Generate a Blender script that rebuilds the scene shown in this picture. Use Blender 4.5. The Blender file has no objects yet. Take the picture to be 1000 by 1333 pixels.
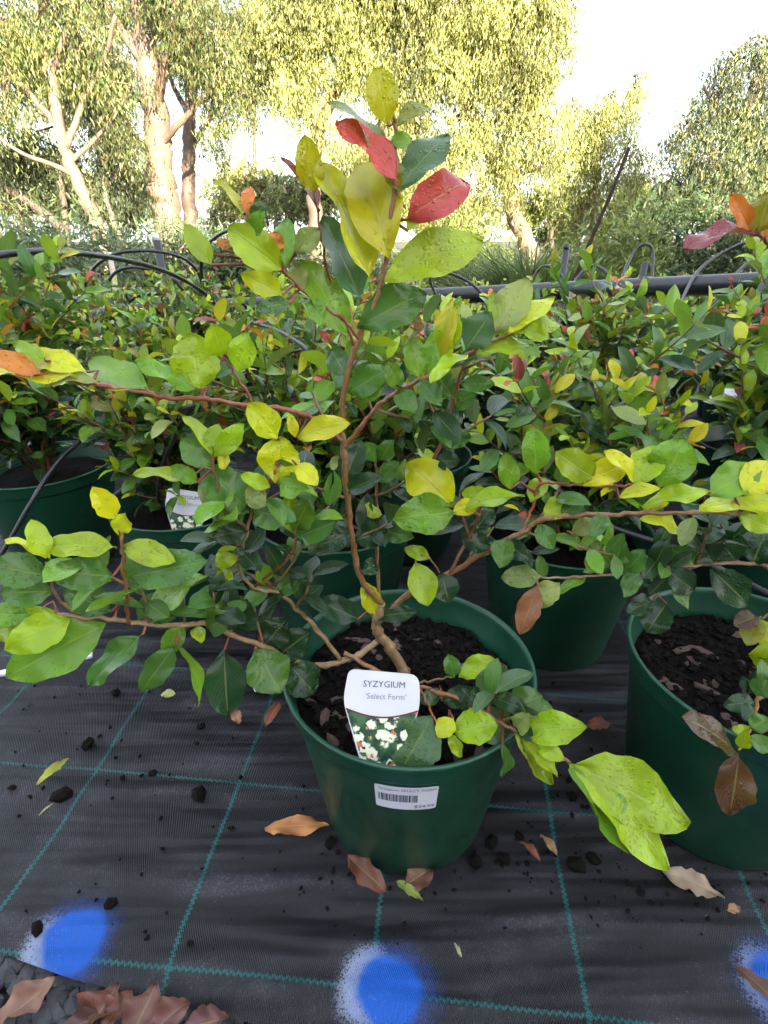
import bpy, bmesh, math, random
import numpy as np
from mathutils import Vector, Matrix, noise
R = math.radians
rng = random.Random(7)

# ------------------------------------------------------------------ camera, sky, sun, exposure
scene = bpy.context.scene
H = 0.655; PITCH = R(26.7); F = 700.0            # camera height (m), tilt down, focal length in photo pixels
CAM = Vector((0, 0, H))
cam_data = bpy.data.cameras.new('camera')
cam_data.sensor_fit = 'VERTICAL'; cam_data.sensor_height = 36.0; cam_data.sensor_width = 27.0
cam_data.lens = 36.0*F/1333.0
cam_data.clip_start = 0.02; cam_data.clip_end = 2000
cam = bpy.data.objects.new('camera', cam_data)
cam.location = CAM; cam.rotation_euler = (math.pi/2-PITCH, 0, 0)
scene.collection.objects.link(cam); scene.camera = cam

SUN_EL = R(17.0); SUN_AZ = R(158.0)               # azimuth clockwise from +Y: behind the camera, to its right
world = bpy.data.worlds.new('World'); scene.world = world; world.use_nodes = True
wn = world.node_tree.nodes; wl = world.node_tree.links
bg = wn['Background']
sky = wn.new('ShaderNodeTexSky'); sky.sky_type = 'NISHITA'; sky.sun_disc = False
sky.sun_elevation = SUN_EL; sky.sun_rotation = SUN_AZ
sky.air_density = 1.0; sky.dust_density = 2.5; sky.ozone_density = 1.0
mixs = wn.new('ShaderNodeMix'); mixs.data_type = 'RGBA'; mixs.inputs[0].default_value = 0.55
wl.new(sky.outputs[0], mixs.inputs[6]); mixs.inputs[7].default_value = (4.95, 5.15, 5.6, 1)   # thin white high cloud
wl.new(mixs.outputs[2], bg.inputs[0]); bg.inputs[1].default_value = 0.10
sun_d = bpy.data.lights.new('sun', 'SUN'); sun_d.energy = 5.0; sun_d.angle = R(0.5); sun_d.color = (1.0, 0.87, 0.66)
sun = bpy.data.objects.new('sun', sun_d)
to_sun = Vector((math.sin(SUN_AZ)*math.cos(SUN_EL), math.cos(SUN_AZ)*math.cos(SUN_EL), math.sin(SUN_EL)))
sun.rotation_euler = to_sun.to_track_quat('Z', 'Y').to_euler()
sun.location = to_sun*30
scene.collection.objects.link(sun)
vs = scene.view_settings
vs.view_transform = 'Standard'; vs.look = 'None'; vs.gamma = 1.0; vs.use_curve_mapping = False
vs.exposure = 2.85
scene.render.engine = 'CYCLES'
scene.cycles.use_adaptive_sampling = True; scene.cycles.adaptive_threshold = .035; scene.cycles.adaptive_min_samples = 12
scene.cycles.max_bounces = 4; scene.cycles.diffuse_bounces = 2; scene.cycles.glossy_bounces = 2; scene.cycles.transmission_bounces = 2; scene.cycles.transparent_max_bounces = 4

# ------------------------------------------------------------------ helpers
COL = scene.collection
cT, sT = math.cos(PITCH), math.sin(PITCH)
def at(px, py, Y):
    """point of the place seen at a photo pixel, on the upright plane Y metres ahead"""
    u = (px-500)/F; v = (py-666.5)/F
    d = Y/(cT-v*sT)
    return Vector((u*d, Y, H-d*(sT+v*cT)))
def at_d(px, py, d):
    u = (px-500)/F; v = (py-666.5)/F
    return Vector((u*d, d*(cT-v*sT), H-d*(sT+v*cT)))
def ground(px, py, z=0.0):
    u = (px-500)/F; v = (py-666.5)/F
    d = (H-z)/(sT+v*cT)
    return Vector((u*d, d*(cT-v*sT), z))
def depth_of(p): return p.y*cT+(H-p.z)*sT
def to_px(p):
    d = depth_of(p); return (500+F*p.x/d, 666.5+F*((H-p.z)*cT-p.y*sT)/d)

def tag(o, label=None, cat=None, group=None, kind=None):
    if label: o['label'] = label
    if cat: o['category'] = cat
    if group: o['group'] = group
    if kind: o['kind'] = kind
    return o
def empty(name, loc=(0, 0, 0), rz=0.0):
    o = bpy.data.objects.new(name, None); o.empty_display_size = 0.05
    o.location = loc; o.rotation_euler = (0, 0, rz); COL.objects.link(o); return o
def obj(name, me, mat=None, parent=None, M=None, color=None):
    o = bpy.data.objects.new(name, me)
    if mat is not None and not me.materials: me.materials.append(mat)
    if parent is not None: o.parent = parent
    if M is not None: o.matrix_local = M
    if color is not None: o.color = (*color, 1)
    COL.objects.link(o); return o
def mesh(name, verts, faces, smooth=True, uv=None, col=None):
    me = bpy.data.meshes.new(name)
    me.from_pydata([tuple(v) for v in verts], [], faces)
    if smooth: me.polygons.foreach_set('use_smooth', [True]*len(me.polygons))
    if uv is not None:
        l = me.uv_layers.new(name='UVMap')
        idx = np.empty(len(me.loops), dtype=np.int32); me.loops.foreach_get('vertex_index', idx)
        l.data.foreach_set('uv', np.asarray(uv, dtype=np.float32)[idx].ravel())
    if col is not None:
        a = me.color_attributes.new('Col', 'FLOAT_COLOR', 'POINT')
        c = np.ones((len(verts), 4), dtype=np.float32); c[:, :3] = np.asarray(col); a.data.foreach_set('color', c.ravel())
    me.update(); return me
class MB:
    """collects shapes for one mesh"""
    def __init__(s): s.v = []; s.f = []; s.mi = []
    def add(s, v, f, m=0):
        n = len(s.v); s.v += [tuple(p) for p in v]; s.f += [tuple(i+n for i in q) for q in f]; s.mi += [m]*len(f)
    def box(s, c, sz, M=None, m=0):
        x, y, z = sz[0]/2, sz[1]/2, sz[2]/2
        v = [Vector((a*x, b*y, d*z)) for d in (-1, 1) for b in (-1, 1) for a in (-1, 1)]
        if M is not None: v = [M @ p for p in v]
        v = [p+Vector(c) for p in v]
        s.add(v, [(0, 2, 3, 1), (4, 5, 7, 6), (0, 1, 5, 4), (2, 6, 7, 3), (0, 4, 6, 2), (1, 3, 7, 5)], m)
    def me(s, name, smooth=True):
        m = mesh(name, s.v, s.f, smooth)
        if any(s.mi): m.polygons.foreach_set('material_index', s.mi)
        return m
def smooth_line(pts, n=5):
    """Catmull-Rom through pts (any-dimension Vectors / tuples)"""
    P = [np.array(p, dtype=float) for p in pts]
    if len(P) < 3: return [P[0]+(P[-1]-P[0])*t/n for t in range(n+1)]
    P = [2*P[0]-P[1]]+P+[2*P[-1]-P[-2]]
    out = []
    for i in range(1, len(P)-2):
        for k in range(n):
            t = k/n
            out.append(.5*((2*P[i])+(P[i+1]-P[i-1])*t+(2*P[i-1]-5*P[i]+4*P[i+1]-P[i+2])*t*t+(3*P[i]-P[i-1]-3*P[i+1]+P[i+2])*t**3))
    out.append(P[-2]); return out
def tube(pts, radii, seg=8, cap=True):
    """verts, faces of a tube through pts"""
    pts = [Vector(p) for p in pts]; n = len(pts)
    if not hasattr(radii, '__len__'): radii = [radii]*n
    v, f = [], []
    t0 = (pts[1]-pts[0]).normalized()
    a = t0.orthogonal().normalized()
    for i, p in enumerate(pts):
        t = (pts[min(i+1, n-1)]-pts[max(i-1, 0)])
        t = t.normalized() if t.length > 1e-9 else t0
        a = (a-t*a.dot(t)); a = a.normalized() if a.length > 1e-6 else t.orthogonal().normalized()
        b = t.cross(a)
        for k in range(seg):
            q = 2*math.pi*k/seg
            v.append(p+(a*math.cos(q)+b*math.sin(q))*radii[i])
    for i in range(n-1):
        for k in range(seg):
            k2 = (k+1) % seg
            f.append((i*seg+k, i*seg+k2, (i+1)*seg+k2, (i+1)*seg+k))
    if cap:
        f.append(tuple(range(seg-1, -1, -1))); f.append(tuple((n-1)*seg+k for k in range(seg)))
    return v, f
def lathe(profile, seg=64):
    v, f = [], []
    for r, z in profile:
        for k in range(seg):
            q = 2*math.pi*k/seg; v.append((r*math.cos(q), r*math.sin(q), z))
    for i in range(len(profile)-1):
        for k in range(seg):
            k2 = (k+1) % seg
            f.append((i*seg+k, i*seg+k2, (i+1)*seg+k2, (i+1)*seg+k))
    return v, f
def lump(r, rn, sx=1, sy=1, sz=1, rough=.25, sub=1):
    bm = bmesh.new(); bmesh.ops.create_icosphere(bm, subdivisions=sub, radius=r)
    o = Vector((rn.uniform(-50, 50), rn.uniform(-50, 50), rn.uniform(-50, 50)))
    for q in bm.verts:
        k = 1+rough*2*noise.noise(q.co.normalized()*1.6+o)
        q.co = Vector((q.co.x*sx*k, q.co.y*sy*k, q.co.z*sz*k))
    v = [q.co.copy() for q in bm.verts]; f = [tuple(x.index for x in q.verts) for q in bm.faces]
    bm.free(); return v, f

# ------------------------------------------------------------------ materials
def nodes_of(name):
    m = bpy.data.materials.new(name); m.use_nodes = True
    nt = m.node_tree; return m, nt, nt.nodes['Principled BSDF'], nt.nodes['Material Output']
class NG:
    def __init__(s, nt): s.nt = nt
    def n(s, t, **kw):
        q = s.nt.nodes.new(t)
        for k, v in kw.items(): setattr(q, k, v)
        return q
    def link(s, a, b): s.nt.links.new(a, b)
    def put(s, sock, v):
        if isinstance(v, bpy.types.NodeSocket): s.nt.links.new(v, sock)
        else: sock.default_value = v
    def math(s, op, a, b=0.0, c=0.0, clamp=False):
        q = s.n('ShaderNodeMath', operation=op, use_clamp=clamp)
        s.put(q.inputs[0], a); s.put(q.inputs[1], b); s.put(q.inputs[2], c); return q.outputs[0]
    def mix(s, fac, a, b, blend='MIX'):
        q = s.n('ShaderNodeMix', data_type='RGBA', blend_type=blend)
        s.put(q.inputs[0], fac)
        for i, v in ((6, a), (7, b)):
            if isinstance(v, tuple) and len(v) == 3: v = (*v, 1)
            s.put(q.inputs[i], v)
        return q.outputs[2]
    def noise(s, vec, scale, detail=3, rough=.5):
        q = s.n('ShaderNodeTexNoise'); q.inputs['Scale'].default_value = scale
        q.inputs['Detail'].default_value = detail; q.inputs['Roughness'].default_value = rough
        if vec is not None: s.link(vec, q.inputs['Vector'])
        return q
    def ramp(s, fac, lo, hi):
        q = s.n('ShaderNodeMapRange', interpolation_type='SMOOTHSTEP'); q.inputs[1].default_value = lo; q.inputs[2].default_value = hi
        s.put(q.inputs[0], fac); return q.outputs[0]
    def bump(s, h, strength, dist, normal=None):
        q = s.n('ShaderNodeBump'); q.inputs['Strength'].default_value = strength; q.inputs['Distance'].default_value = dist
        s.put(q.inputs['Height'], h)
        if normal is not None: s.link(normal, q.inputs['Normal'])
        return q.outputs[0]

def simple(name, col, rough=.6, var=.25, scale=30, bump=0.0, bdist=.002, metal=0, spec=.5):
    m, nt, b, out = nodes_of(name); g = NG(nt)
    tc = g.n('ShaderNodeTexCoord').outputs['Object']
    nz = g.noise(tc, scale, 5, .6)
    dark = tuple(c*(1-var) for c in col); lite = tuple(min(1, c*(1+var)) for c in col)
    g.put(b.inputs['Base Color'], g.mix(nz.outputs[0], dark, lite))
    b.inputs['Roughness'].default_value = rough; b.inputs['Metallic'].default_value = metal
    b.inputs['Specular IOR Level'].default_value = spec
    if bump: g.link(g.bump(nz.outputs[0], bump, bdist), b.inputs['Normal'])
    return m

def leaf_material(name, attr=False, wet=True, gloss=.20, trans=.30):
    m, nt, b, out = nodes_of(name); g = NG(nt)
    oi = g.n('ShaderNodeObjectInfo'); tc = g.n('ShaderNodeTexCoord')
    base = g.n('ShaderNodeVertexColor', layer_name='Col').outputs[0] if attr else oi.outputs['Color']
    rnd = oi.outputs['Random']
    uv = g.n('ShaderNodeSeparateXYZ'); g.link(tc.outputs['UV'], uv.inputs[0])
    av = g.math('ABSOLUTE', g.math('SUBTRACT', uv.outputs[1], .5))
    mid = g.math('SUBTRACT', 1.0, g.ramp(av, .012, .035))
    # side veins that run out and forward from the midrib
    ph = g.math('SUBTRACT', g.math('MULTIPLY', uv.outputs[0], 70.0), g.math('MULTIPLY', av, 62.0))
    sv = g.ramp(g.math('SINE', ph), .86, 1.0)
    off = g.n('ShaderNodeVectorMath', operation='ADD'); g.link(tc.outputs['Object'], off.inputs[0])
    cmb = g.n('ShaderNodeCombineXYZ'); r10 = g.math('MULTIPLY', rnd, 37.0)
    for i in range(3): g.link(r10, cmb.inputs[i])
    g.link(cmb.outputs[0], off.inputs[1]); vec = off.outputs[0]
    mott = g.noise(vec, 48, 2 if wet else 1, .55)
    big = g.noise(vec, 22, 1, .5) if wet else mott
    c = g.mix(g.ramp(mott.outputs[0], .3, .75), g.mix(.25, base, (0, 0, 0)), base)
    hsv = g.n('ShaderNodeHueSaturation'); g.put(hsv.inputs['Hue'], g.math('ADD', .488, g.math('MULTIPLY', big.outputs[0], .024)))
    g.put(hsv.inputs['Value'], g.math('ADD', .72, g.math('MULTIPLY', big.outputs[0], .56))); g.link(c, hsv.inputs['Color']); c = hsv.outputs[0]
    # small brown blemishes
    if wet:
        sp = g.noise(vec, 38, 1, .7)
        c = g.mix(g.math('MULTIPLY', g.ramp(sp.outputs[0], .76, .84), .5), c, (.12, .06, .02))
    pale = g.mix(.5, base, (.34, .38, .12))
    c = g.mix(g.math('MULTIPLY', sv, .16), c, pale)
    c = g.mix(g.math('MULTIPLY', mid, .5), c, pale)
    back = g.n('ShaderNodeNewGeometry').outputs['Backfacing']
    c = g.mix(g.math('MULTIPLY', back, .45), c, g.mix(.35, base, (.30, .36, .16)))
    g.put(b.inputs['Base Color'], c)
    # relief: sunken veins, slight quilting, and on wet leaves raindrops of two sizes, all in one height field (metres)
    h = g.math('MULTIPLY', g.math('ADD', g.math('MULTIPLY', sv, -.25), g.math('MULTIPLY', mid, -.8)), .0003)
    rough = gloss
    if wet:
        h = g.math('ADD', h, g.math('MULTIPLY', big.outputs[0], .0016))
        drops = None
        for sc, rad in ((290, .30), (150, .27)):
            vo = g.n('ShaderNodeTexVoronoi'); vo.inputs['Scale'].default_value = sc; g.link(vec, vo.inputs['Vector'])
            d = g.math('SUBTRACT', 1.0, g.math('DIVIDE', vo.outputs['Distance'], rad), clamp=True)
            d = g.math('SQRT', d)
            drops = d if drops is None else g.math('MAXIMUM', drops, g.math('MULTIPLY', d, 1.5))
        thr = g.math('SUBTRACT', .68, g.math('MULTIPLY', rnd, .5))
        k = g.ramp(g.math('SUBTRACT', mott.outputs[0], thr), 0, .06)
        k = g.math('MULTIPLY', k, g.math('SUBTRACT', 1.0, back))
        dr = g.math('MULTIPLY', drops, k)
        h = g.math('ADD', h, g.math('MULTIPLY', dr, .00065))
        rough = g.math('SUBTRACT', gloss, g.math('MULTIPLY', g.ramp(dr, .02, .3), gloss-.06))
    nrm = g.bump(h, 1.0, 1.0)
    g.link(nrm, b.inputs['Normal']); g.put(b.inputs['Roughness'], rough)
    b.inputs['Specular IOR Level'].default_value = .4
    tr = g.n('ShaderNodeBsdfTranslucent')
    g.put(tr.inputs['Color'], g.mix(.6, c, g.mix(1.0, c, (1.35, 1.3, .35), 'MULTIPLY')))
    mx = g.n('ShaderNodeMixShader'); mx.inputs[0].default_value = trans
    g.link(b.outputs[0], mx.inputs[1]); g.link(tr.outputs[0], mx.inputs[2]); g.link(mx.outputs[0], out.inputs[0])
    return m
def gum_leaf_material(name):
    m, nt, b, out = nodes_of(name); g = NG(nt)
    c = g.n('ShaderNodeVertexColor', layer_name='Col').outputs[0]
    g.put(b.inputs['Base Color'], c); b.inputs['Roughness'].default_value = .45
    tr = g.n('ShaderNodeBsdfTranslucent'); g.link(c, tr.inputs[0])
    mx = g.n('ShaderNodeMixShader'); mx.inputs[0].default_value = .35
    g.link(b.outputs[0], mx.inputs[1]); g.link(tr.outputs[0], mx.inputs[2]); g.link(mx.outputs[0], out.inputs[0])
    return m
def bark_material(name, a, bcol, scale=30, stretch=.25, bump=.4, dist=.002):
    m, nt, b, out = nodes_of(name); g = NG(nt)
    tc = g.n('ShaderNodeTexCoord').outputs['Object']
    mp = g.n('ShaderNodeMapping'); mp.inputs['Scale'].default_value = (1, 1, stretch); g.link(tc, mp.inputs[0])
    nz = g.noise(mp.outputs[0], scale, 6, .65); n2 = g.noise(mp.outputs[0], scale*.2, 3, .5)
    c = g.mix(g.ramp(nz.outputs[0], .3, .7), a, bcol); c = g.mix(g.math('MULTIPLY', n2.outputs[0], .6), c, tuple(x*.6 for x in a))
    g.put(b.inputs['Base Color'], c); b.inputs['Roughness'].default_value = .7
    g.link(g.bump(nz.outputs[0], bump, dist), b.inputs['Normal']); return m
def stem_material(name):
    """green-brown twig whose object colour sets the hue"""
    m, nt, b, out = nodes_of(name); g = NG(nt)
    tc = g.n('ShaderNodeTexCoord').outputs['Object']; oc = g.n('ShaderNodeObjectInfo').outputs['Color']
    nz = g.noise(tc, 160, 4, .6); n2 = g.noise(tc, 40, 3, .5)
    c = g.mix(g.ramp(nz.outputs[0], .3, .7), g.mix(.35, oc, (.02, .01, .005)), oc)
    c = g.mix(g.math('MULTIPLY', g.ramp(n2.outputs[0], .5, .7), .35), c, (.36, .26, .16))
    g.put(b.inputs['Base Color'], c); b.inputs['Roughness'].default_value = .42
    g.link(g.bump(nz.outputs[0], .4, .0006), b.inputs['Normal']); return m
def pot_material(name):
    m, nt, b, out = nodes_of(name); g = NG(nt)
    tc = g.n('ShaderNodeTexCoord').outputs['Object']
    nz = g.noise(tc, 22, 5, .6); fine = g.noise(tc, 240, 3, .6)
    c = g.mix(nz.outputs[0], (.003, .042, .020), (.005, .060, .031))
    dust = g.math('MULTIPLY', g.ramp(nz.outputs[0], .52, .8), .22)
    c = g.mix(dust, c, (.10, .13, .11))
    sep = g.n('ShaderNodeSeparateXYZ'); g.link(tc, sep.inputs[0])
    low = g.math('MULTIPLY', g.math('SUBTRACT', 1.0, g.ramp(sep.outputs[2], .0, .05)), g.ramp(fine.outputs[0], .45, .7))
    c = g.mix(g.math('MULTIPLY', low, .5), c, (.03, .022, .016))
    sp = g.ramp(g.noise(tc, 95, 2, .5).outputs[0], .73, .77)
    c = g.mix(g.math('MULTIPLY', sp, .35), c, (.04, .03, .02))
    g.put(b.inputs['Base Color'], c)
    g.put(b.inputs['Roughness'], g.math('ADD', .26, g.math('MULTIPLY', nz.outputs[0], .3)))
    g.link(g.bump(fine.outputs[0], .06, .001), b.inputs['Normal']); return m

M_leaf = leaf_material('leaf_wet')
M_leafmid = leaf_material('leaf_damp', wet=False, gloss=.22, trans=.26)
M_leafcol = leaf_material('leaf_joined', attr=True, wet=False, trans=.26)
M_dead = leaf_material('dead_leaf', wet=False, gloss=.5, trans=.08)
M_gum = gum_leaf_material('gum_leaves')
M_stem = stem_material('twig')
M_pot = pot_material('green_plastic')
M_soil = simple('potting_soil', (.0045, .0034, .003), .9, .6, 120, .9, .004, spec=.08)
M_crumb = simple('soil_crumb', (.006, .0045, .004), .85, .6, 200, .5, .002, spec=.1)
M_chip = simple('bark_chip', (.075, .045, .035), .8, .7, 60, .6, .002)
M_black = simple('black_poly', (.012, .013, .016), .33, .3, 40, .1, .001)
M_bluepipe = simple('pipe_poly', (.018, .02, .026), .36, .4, 18, .1, .001)
M_white = simple('white_plastic', (.60, .60, .66), .35, .05, 60)
M_ink = simple('ink', (.06, .06, .10), .6, .2, 60)
M_grey_ink = simple('grey_ink', (.22, .22, .28), .6, .2, 60)
M_red_ink = simple('red_ink', (.12, .01, .02), .5, .2, 60)
M_trunk = bark_material('gum_bark', (.11, .075, .055), (.24, .17, .125), 5, .2, .6, .03)  # bark colours darkened to stand in for shade on the trunks
M_trunk2 = bark_material('gum_bark_dark', (.07, .048, .036), (.15, .105, .08), 6, .2, .7, .03)
M_stone = simple('dark_basalt', (.045, .045, .052), .75, .5, 60, .5, .002)

# ------------------------------------------------------------------ ground: soil out to the horizon, weed mat under the pots
def land(x, y):
    far = max(0.0, y-3.6)
    return -.035+(.02*noise.noise(Vector((x*.6, y*.6, 0))) if y > 3 or y < -1 else 0)+ .012*max(0, far)
def grid_sheet(xs, ys, zf):
    v = [(x, y, zf(x, y)) for y in ys for x in xs]; n = len(xs)
    f = [(j*n+i, j*n+i+1, (j+1)*n+i+1, (j+1)*n+i) for j in range(len(ys)-1) for i in range(n-1)]
    return v, f
def spread(*segs):
    out = []
    for a, b, n in segs: out += [a+(b-a)*i/n for i in range(n)]
    return out+[segs[-1][1]]
m, nt, b, out = nodes_of('ground_litter'); g = NG(nt)
tc = g.n('ShaderNodeTexCoord').outputs['Object']
n1 = g.noise(tc, 1.3, 6, .6); n2 = g.noise(tc, 9, 5, .7)
c = g.mix(g.ramp(n1.outputs[0], .4, .62), (.10, .07, .045), (.07, .095, .03)); c = g.mix(n2.outputs[0], c, (.05, .04, .028))
g.put(b.inputs['Base Color'], c); b.inputs['Roughness'].default_value = .9; g.link(g.bump(n2.outputs[0], .8, .05), b.inputs['Normal'])
M_ground = m
v, f = grid_sheet(spread((-900, -30, 4), (-30, 30, 60), (30, 900, 4)), spread((-900, -20, 4), (-20, 40, 60), (40, 900, 4)), lambda x, y: land(x, min(y, 40)))
tag(obj('ground', mesh('ground', v, f), M_ground), kind='structure')

# the mat: woven black plastic, green marker threads every 0.2 m, sprayed pin marks
MAT_ROT = R(-5.6); MX, MY = -.012, .258; PITCHM = .205
EDGE = [(-3.0, .62), (-.80, .36), (-.398, .293), (-.307, .270), (-.169, .246), (-.10, .232), (.2, .20), (.6, .20), (3.0, .45)]
def edge_y(x):
    for (x0, y0), (x1, y1) in zip(EDGE, EDGE[1:]):
        if x0 <= x <= x1: return y0+(y1-y0)*(x-x0)/(x1-x0)
    return .4
def mat_z(x, y):
    e = y-edge_y(x)
    p = Vector((x*2.2+.15*y, y*11, .3))
    w = .0055*noise.noise(p)+.0034*noise.noise(Vector((x*4+3, y*30+x*3, 2)))+.004*noise.noise(Vector((x*1.2, y*2.5, 7)))
    z = .004+w*min(1, max(0, e/.04)*.9+.1)
    if e < .03: z -= (.03-max(e, 0))*.35
    return z
m, nt, b, out = nodes_of('weed_mat'); g = NG(nt)
tc = g.n('ShaderNodeTexCoord').outputs['Object']
mp = g.n('ShaderNodeMapping', vector_type='POINT')
mp.inputs['Location'].default_value = (0, 0, 0); mp.inputs['Rotation'].default_value = (0, 0, -MAT_ROT)
sub = g.n('ShaderNodeVectorMath', operation='SUBTRACT'); g.link(tc, sub.inputs[0]); sub.inputs[1].default_value = (MX, MY, 0)
g.link(sub.outputs[0], mp.inputs[0])
wob = g.noise(tc, 3.0, 2, .5)
sx = g.n('ShaderNodeSeparateXYZ'); g.link(mp.outputs[0], sx.inputs[0])
wv = g.math('MULTIPLY', g.math('SUBTRACT', wob.outputs[0], .5), .02)
X = g.math('ADD', sx.outputs[0], wv); Y = g.math('ADD', sx.outputs[1], g.math('MULTIPLY', wv, .7))
def thread(a, bcoord, width, dash):
    # distance to the nearest marker thread, cut into stitches
    fr = g.math('SUBTRACT', g.math('FRACT', g.math('ADD', g.math('DIVIDE', a, PITCHM), .5)), .5)
    zig = g.math('MULTIPLY', g.math('SINE', g.math('MULTIPLY', bcoord, dash)), .0055)
    dd = g.math('ABSOLUTE', g.math('ADD', fr, zig))
    line = g.math('SUBTRACT', 1.0, g.ramp(dd, width*.6, width))
    st = g.ramp(g.math('SINE', g.math('MULTIPLY', bcoord, dash*2)), -.75, .1)
    return g.math('MULTIPLY', line, g.math('ADD', .45, g.math('MULTIPLY', st, .55)))
tv = thread(X, Y, .0125, 1150.0); th = thread(Y, X, .009, 900.0)
green = g.math('MAXIMUM', tv, th)
wx = g.math('SINE', g.math('MULTIPLY', X, 2*math.pi/.0024)); wy = g.math('SINE', g.math('MULTIPLY', Y, 2*math.pi/.0042))
weave = g.math('MULTIPLY', wx, wy)
grain = g.noise(tc, 420, 3, .7); blot = g.noise(tc, 7, 5, .62)
st_map = g.n('ShaderNodeMapping'); st_map.inputs['Scale'].default_value = (1.6, 13, 1); g.link(tc, st_map.inputs[0])
streak = g.noise(st_map.outputs[0], 2.0, 2, .5)
c = g.mix(g.math('MULTIPLY', g.math('ADD', g.math('MULTIPLY', weave, .5), .5), grain.outputs[0]), (.004, .004, .0052), (.013, .0128, .0165))
dusty = g.math('MULTIPLY', g.math('MULTIPLY', g.ramp(blot.outputs[0], .36, .66), g.ramp(streak.outputs[0], .40, .62)), g.math('ADD', .3, g.math('MULTIPLY', g.ramp(grain.outputs[0], .45, .7), .7)))
c = g.mix(g.math('MULTIPLY', dusty, .85), c, (.085, .080, .098))
spk = g.ramp(grain.outputs[0], .68, .74)
c = g.mix(g.math('MULTIPLY', spk, .5), c, (.26, .26, .30))
c = g.mix(g.math('MULTIPLY', green, g.math('ADD', .25, g.math('MULTIPLY', g.math('MULTIPLY', blot.outputs[0], grain.outputs[0]), 2.4)), clamp=True), c, (.007, .105, .10))
# spray-paint marks (blue over white overspray)
sn = g.noise(tc, 30, 4, .6); fine = g.noise(tc, 500, 2, .6)
def spot(cx, cy, rx, ry, soft, grainy):
    s_ = g.n('ShaderNodeVectorMath', operation='SUBTRACT'); g.link(tc, s_.inputs[0]); s_.inputs[1].default_value = (cx, cy, 0)
    q = g.n('ShaderNodeSeparateXYZ'); g.link(s_.outputs[0], q.inputs[0])
    d = g.math('SQRT', g.math('ADD', g.math('POWER', g.math('DIVIDE', q.outputs[0], rx), 2.0), g.math('POWER', g.math('DIVIDE', q.outputs[1], ry), 2.0)))
    d = g.math('ADD', d, g.math('MULTIPLY', g.math('SUBTRACT', sn.outputs[0], .5), .55))
    k = g.math('SUBTRACT', 1.0, g.ramp(d, 1.0-soft, 1.0+soft))
    if grainy:
        k = g.math('MULTIPLY', k, g.ramp(g.math('ADD', fine.outputs[0], g.math('MULTIPLY', k, .22)), .50, .66))
    return k
for (cx, cy) in ((-.350, .287), (-.016, .262), (.380, .262), (-.70, .40), (.75, .28)):
    c = g.mix(g.math('MULTIPLY', spot(cx, cy, .028, .032, .40, True), .6), c, (.40, .46, .62))
for (cx, cy) in ((-.324, .301), (.006, .258), (.392, .262), (-.675, .41), (.77, .28)):
    c = g.mix(g.math('MULTIPLY', spot(cx, cy, .042, .038, .45, True), .55), c, (.003, .05, .27))
    c = g.mix(g.math('MULTIPLY', spot(cx, cy, .030, .028, .16, False), g.ramp(grain.outputs[0], .30, .40)), c, (.001, .070, .36))
g.put(b.inputs['Base Color'], c)
g.put(b.inputs['Roughness'], g.math('ADD', .34, g.math('MULTIPLY', streak.outputs[0], .36)))
b.inputs['Specular IOR Level'].default_value = .3
nrm = g.bump(g.math('ADD', weave, g.math('MULTIPLY', grain.outputs[0], 1.2)), .5, .0012)
nrm = g.bump(streak.outputs[0], .6, .035, nrm)
g.link(nrm, b.inputs['Normal'])
M_mat = m
xs = spread((-3.0, -.75, 40), (-.75, .75, 130), (.75, 3.0, 40))
vv, ff = [], []
NJ = 150
for j in range(NJ+1):
    t = j/NJ
    for x in xs:
        e = edge_y(x); y = e+(3.3-e)*(t**1.8)
        vv.append((x, y, mat_z(x, y)))
n = len(xs)
ff = [(j*n+i, j*n+i+1, (j+1)*n+i+1, (j+1)*n+i) for j in range(NJ) for i in range(n-1)]
mat_o = obj('weed_mat', mesh('weed_mat', vv, ff), M_mat); tag(mat_o, kind='structure')
mo = mat_o.modifiers.new('thickness', 'SOLIDIFY'); mo.thickness = .0012; mo.offset = -1

# gravel strip in front of the mat: loose stones over dark earth
gv, gf = grid_sheet(spread((-2.0, 2.0, 40)), spread((-.6, .75, 30)), lambda x, y: -.028+.004*noise.noise(Vector((x*9, y*9, 1)))-(.004 if y > edge_y(x)+.1 else 0))
gravel = obj('gravel_strip', mesh('gravel_strip', gv, gf), simple('gravel_earth', (.03, .028, .03), .9, .5, 80, .6, .003)); tag(gravel, kind='structure')
stone_me = []
for k in range(8):
    sv_, sf_ = lump(1.0, rng, 1.0, rng.uniform(.65, .9), rng.uniform(.55, .75), .3, 1)
    me = mesh('stone', sv_, sf_, smooth=False); me.materials.append(M_stone); stone_me.append(me)
def stone_at(x, y):
    s_ = rng.uniform(.006, .0135)
    Mx = Matrix.Translation((x, y, -.025+s_*.45+rng.uniform(0, .004))) @ Matrix.Rotation(rng.uniform(0, 6.28), 4, 'Z') @ Matrix.Rotation(rng.uniform(-.5, .5), 4, 'X') @ Matrix.Scale(s_, 4)
    return Mx
placed = 0; small = MB()
for k in range(5200):
    x = rng.uniform(-.85, .75); y = edge_y(x)-rng.uniform(-.02, .17)
    px, py = to_px(Vector((x, y, 0)))
    Mx = stone_at(x, y)
    if -30 < px < 420 and py < 1370 and placed < 280:
        obj('stone', rng.choice(stone_me), None, gravel, Mx); placed += 1
    elif k % 2 == 0:
        me = rng.choice(stone_me); small.add([Mx @ q.co for q in me.vertices], [tuple(p.vertices) for p in me.polygons])
o = obj('stones', small.me('stones', False), M_stone, gravel); o['kind'] = 'stuff'

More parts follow.
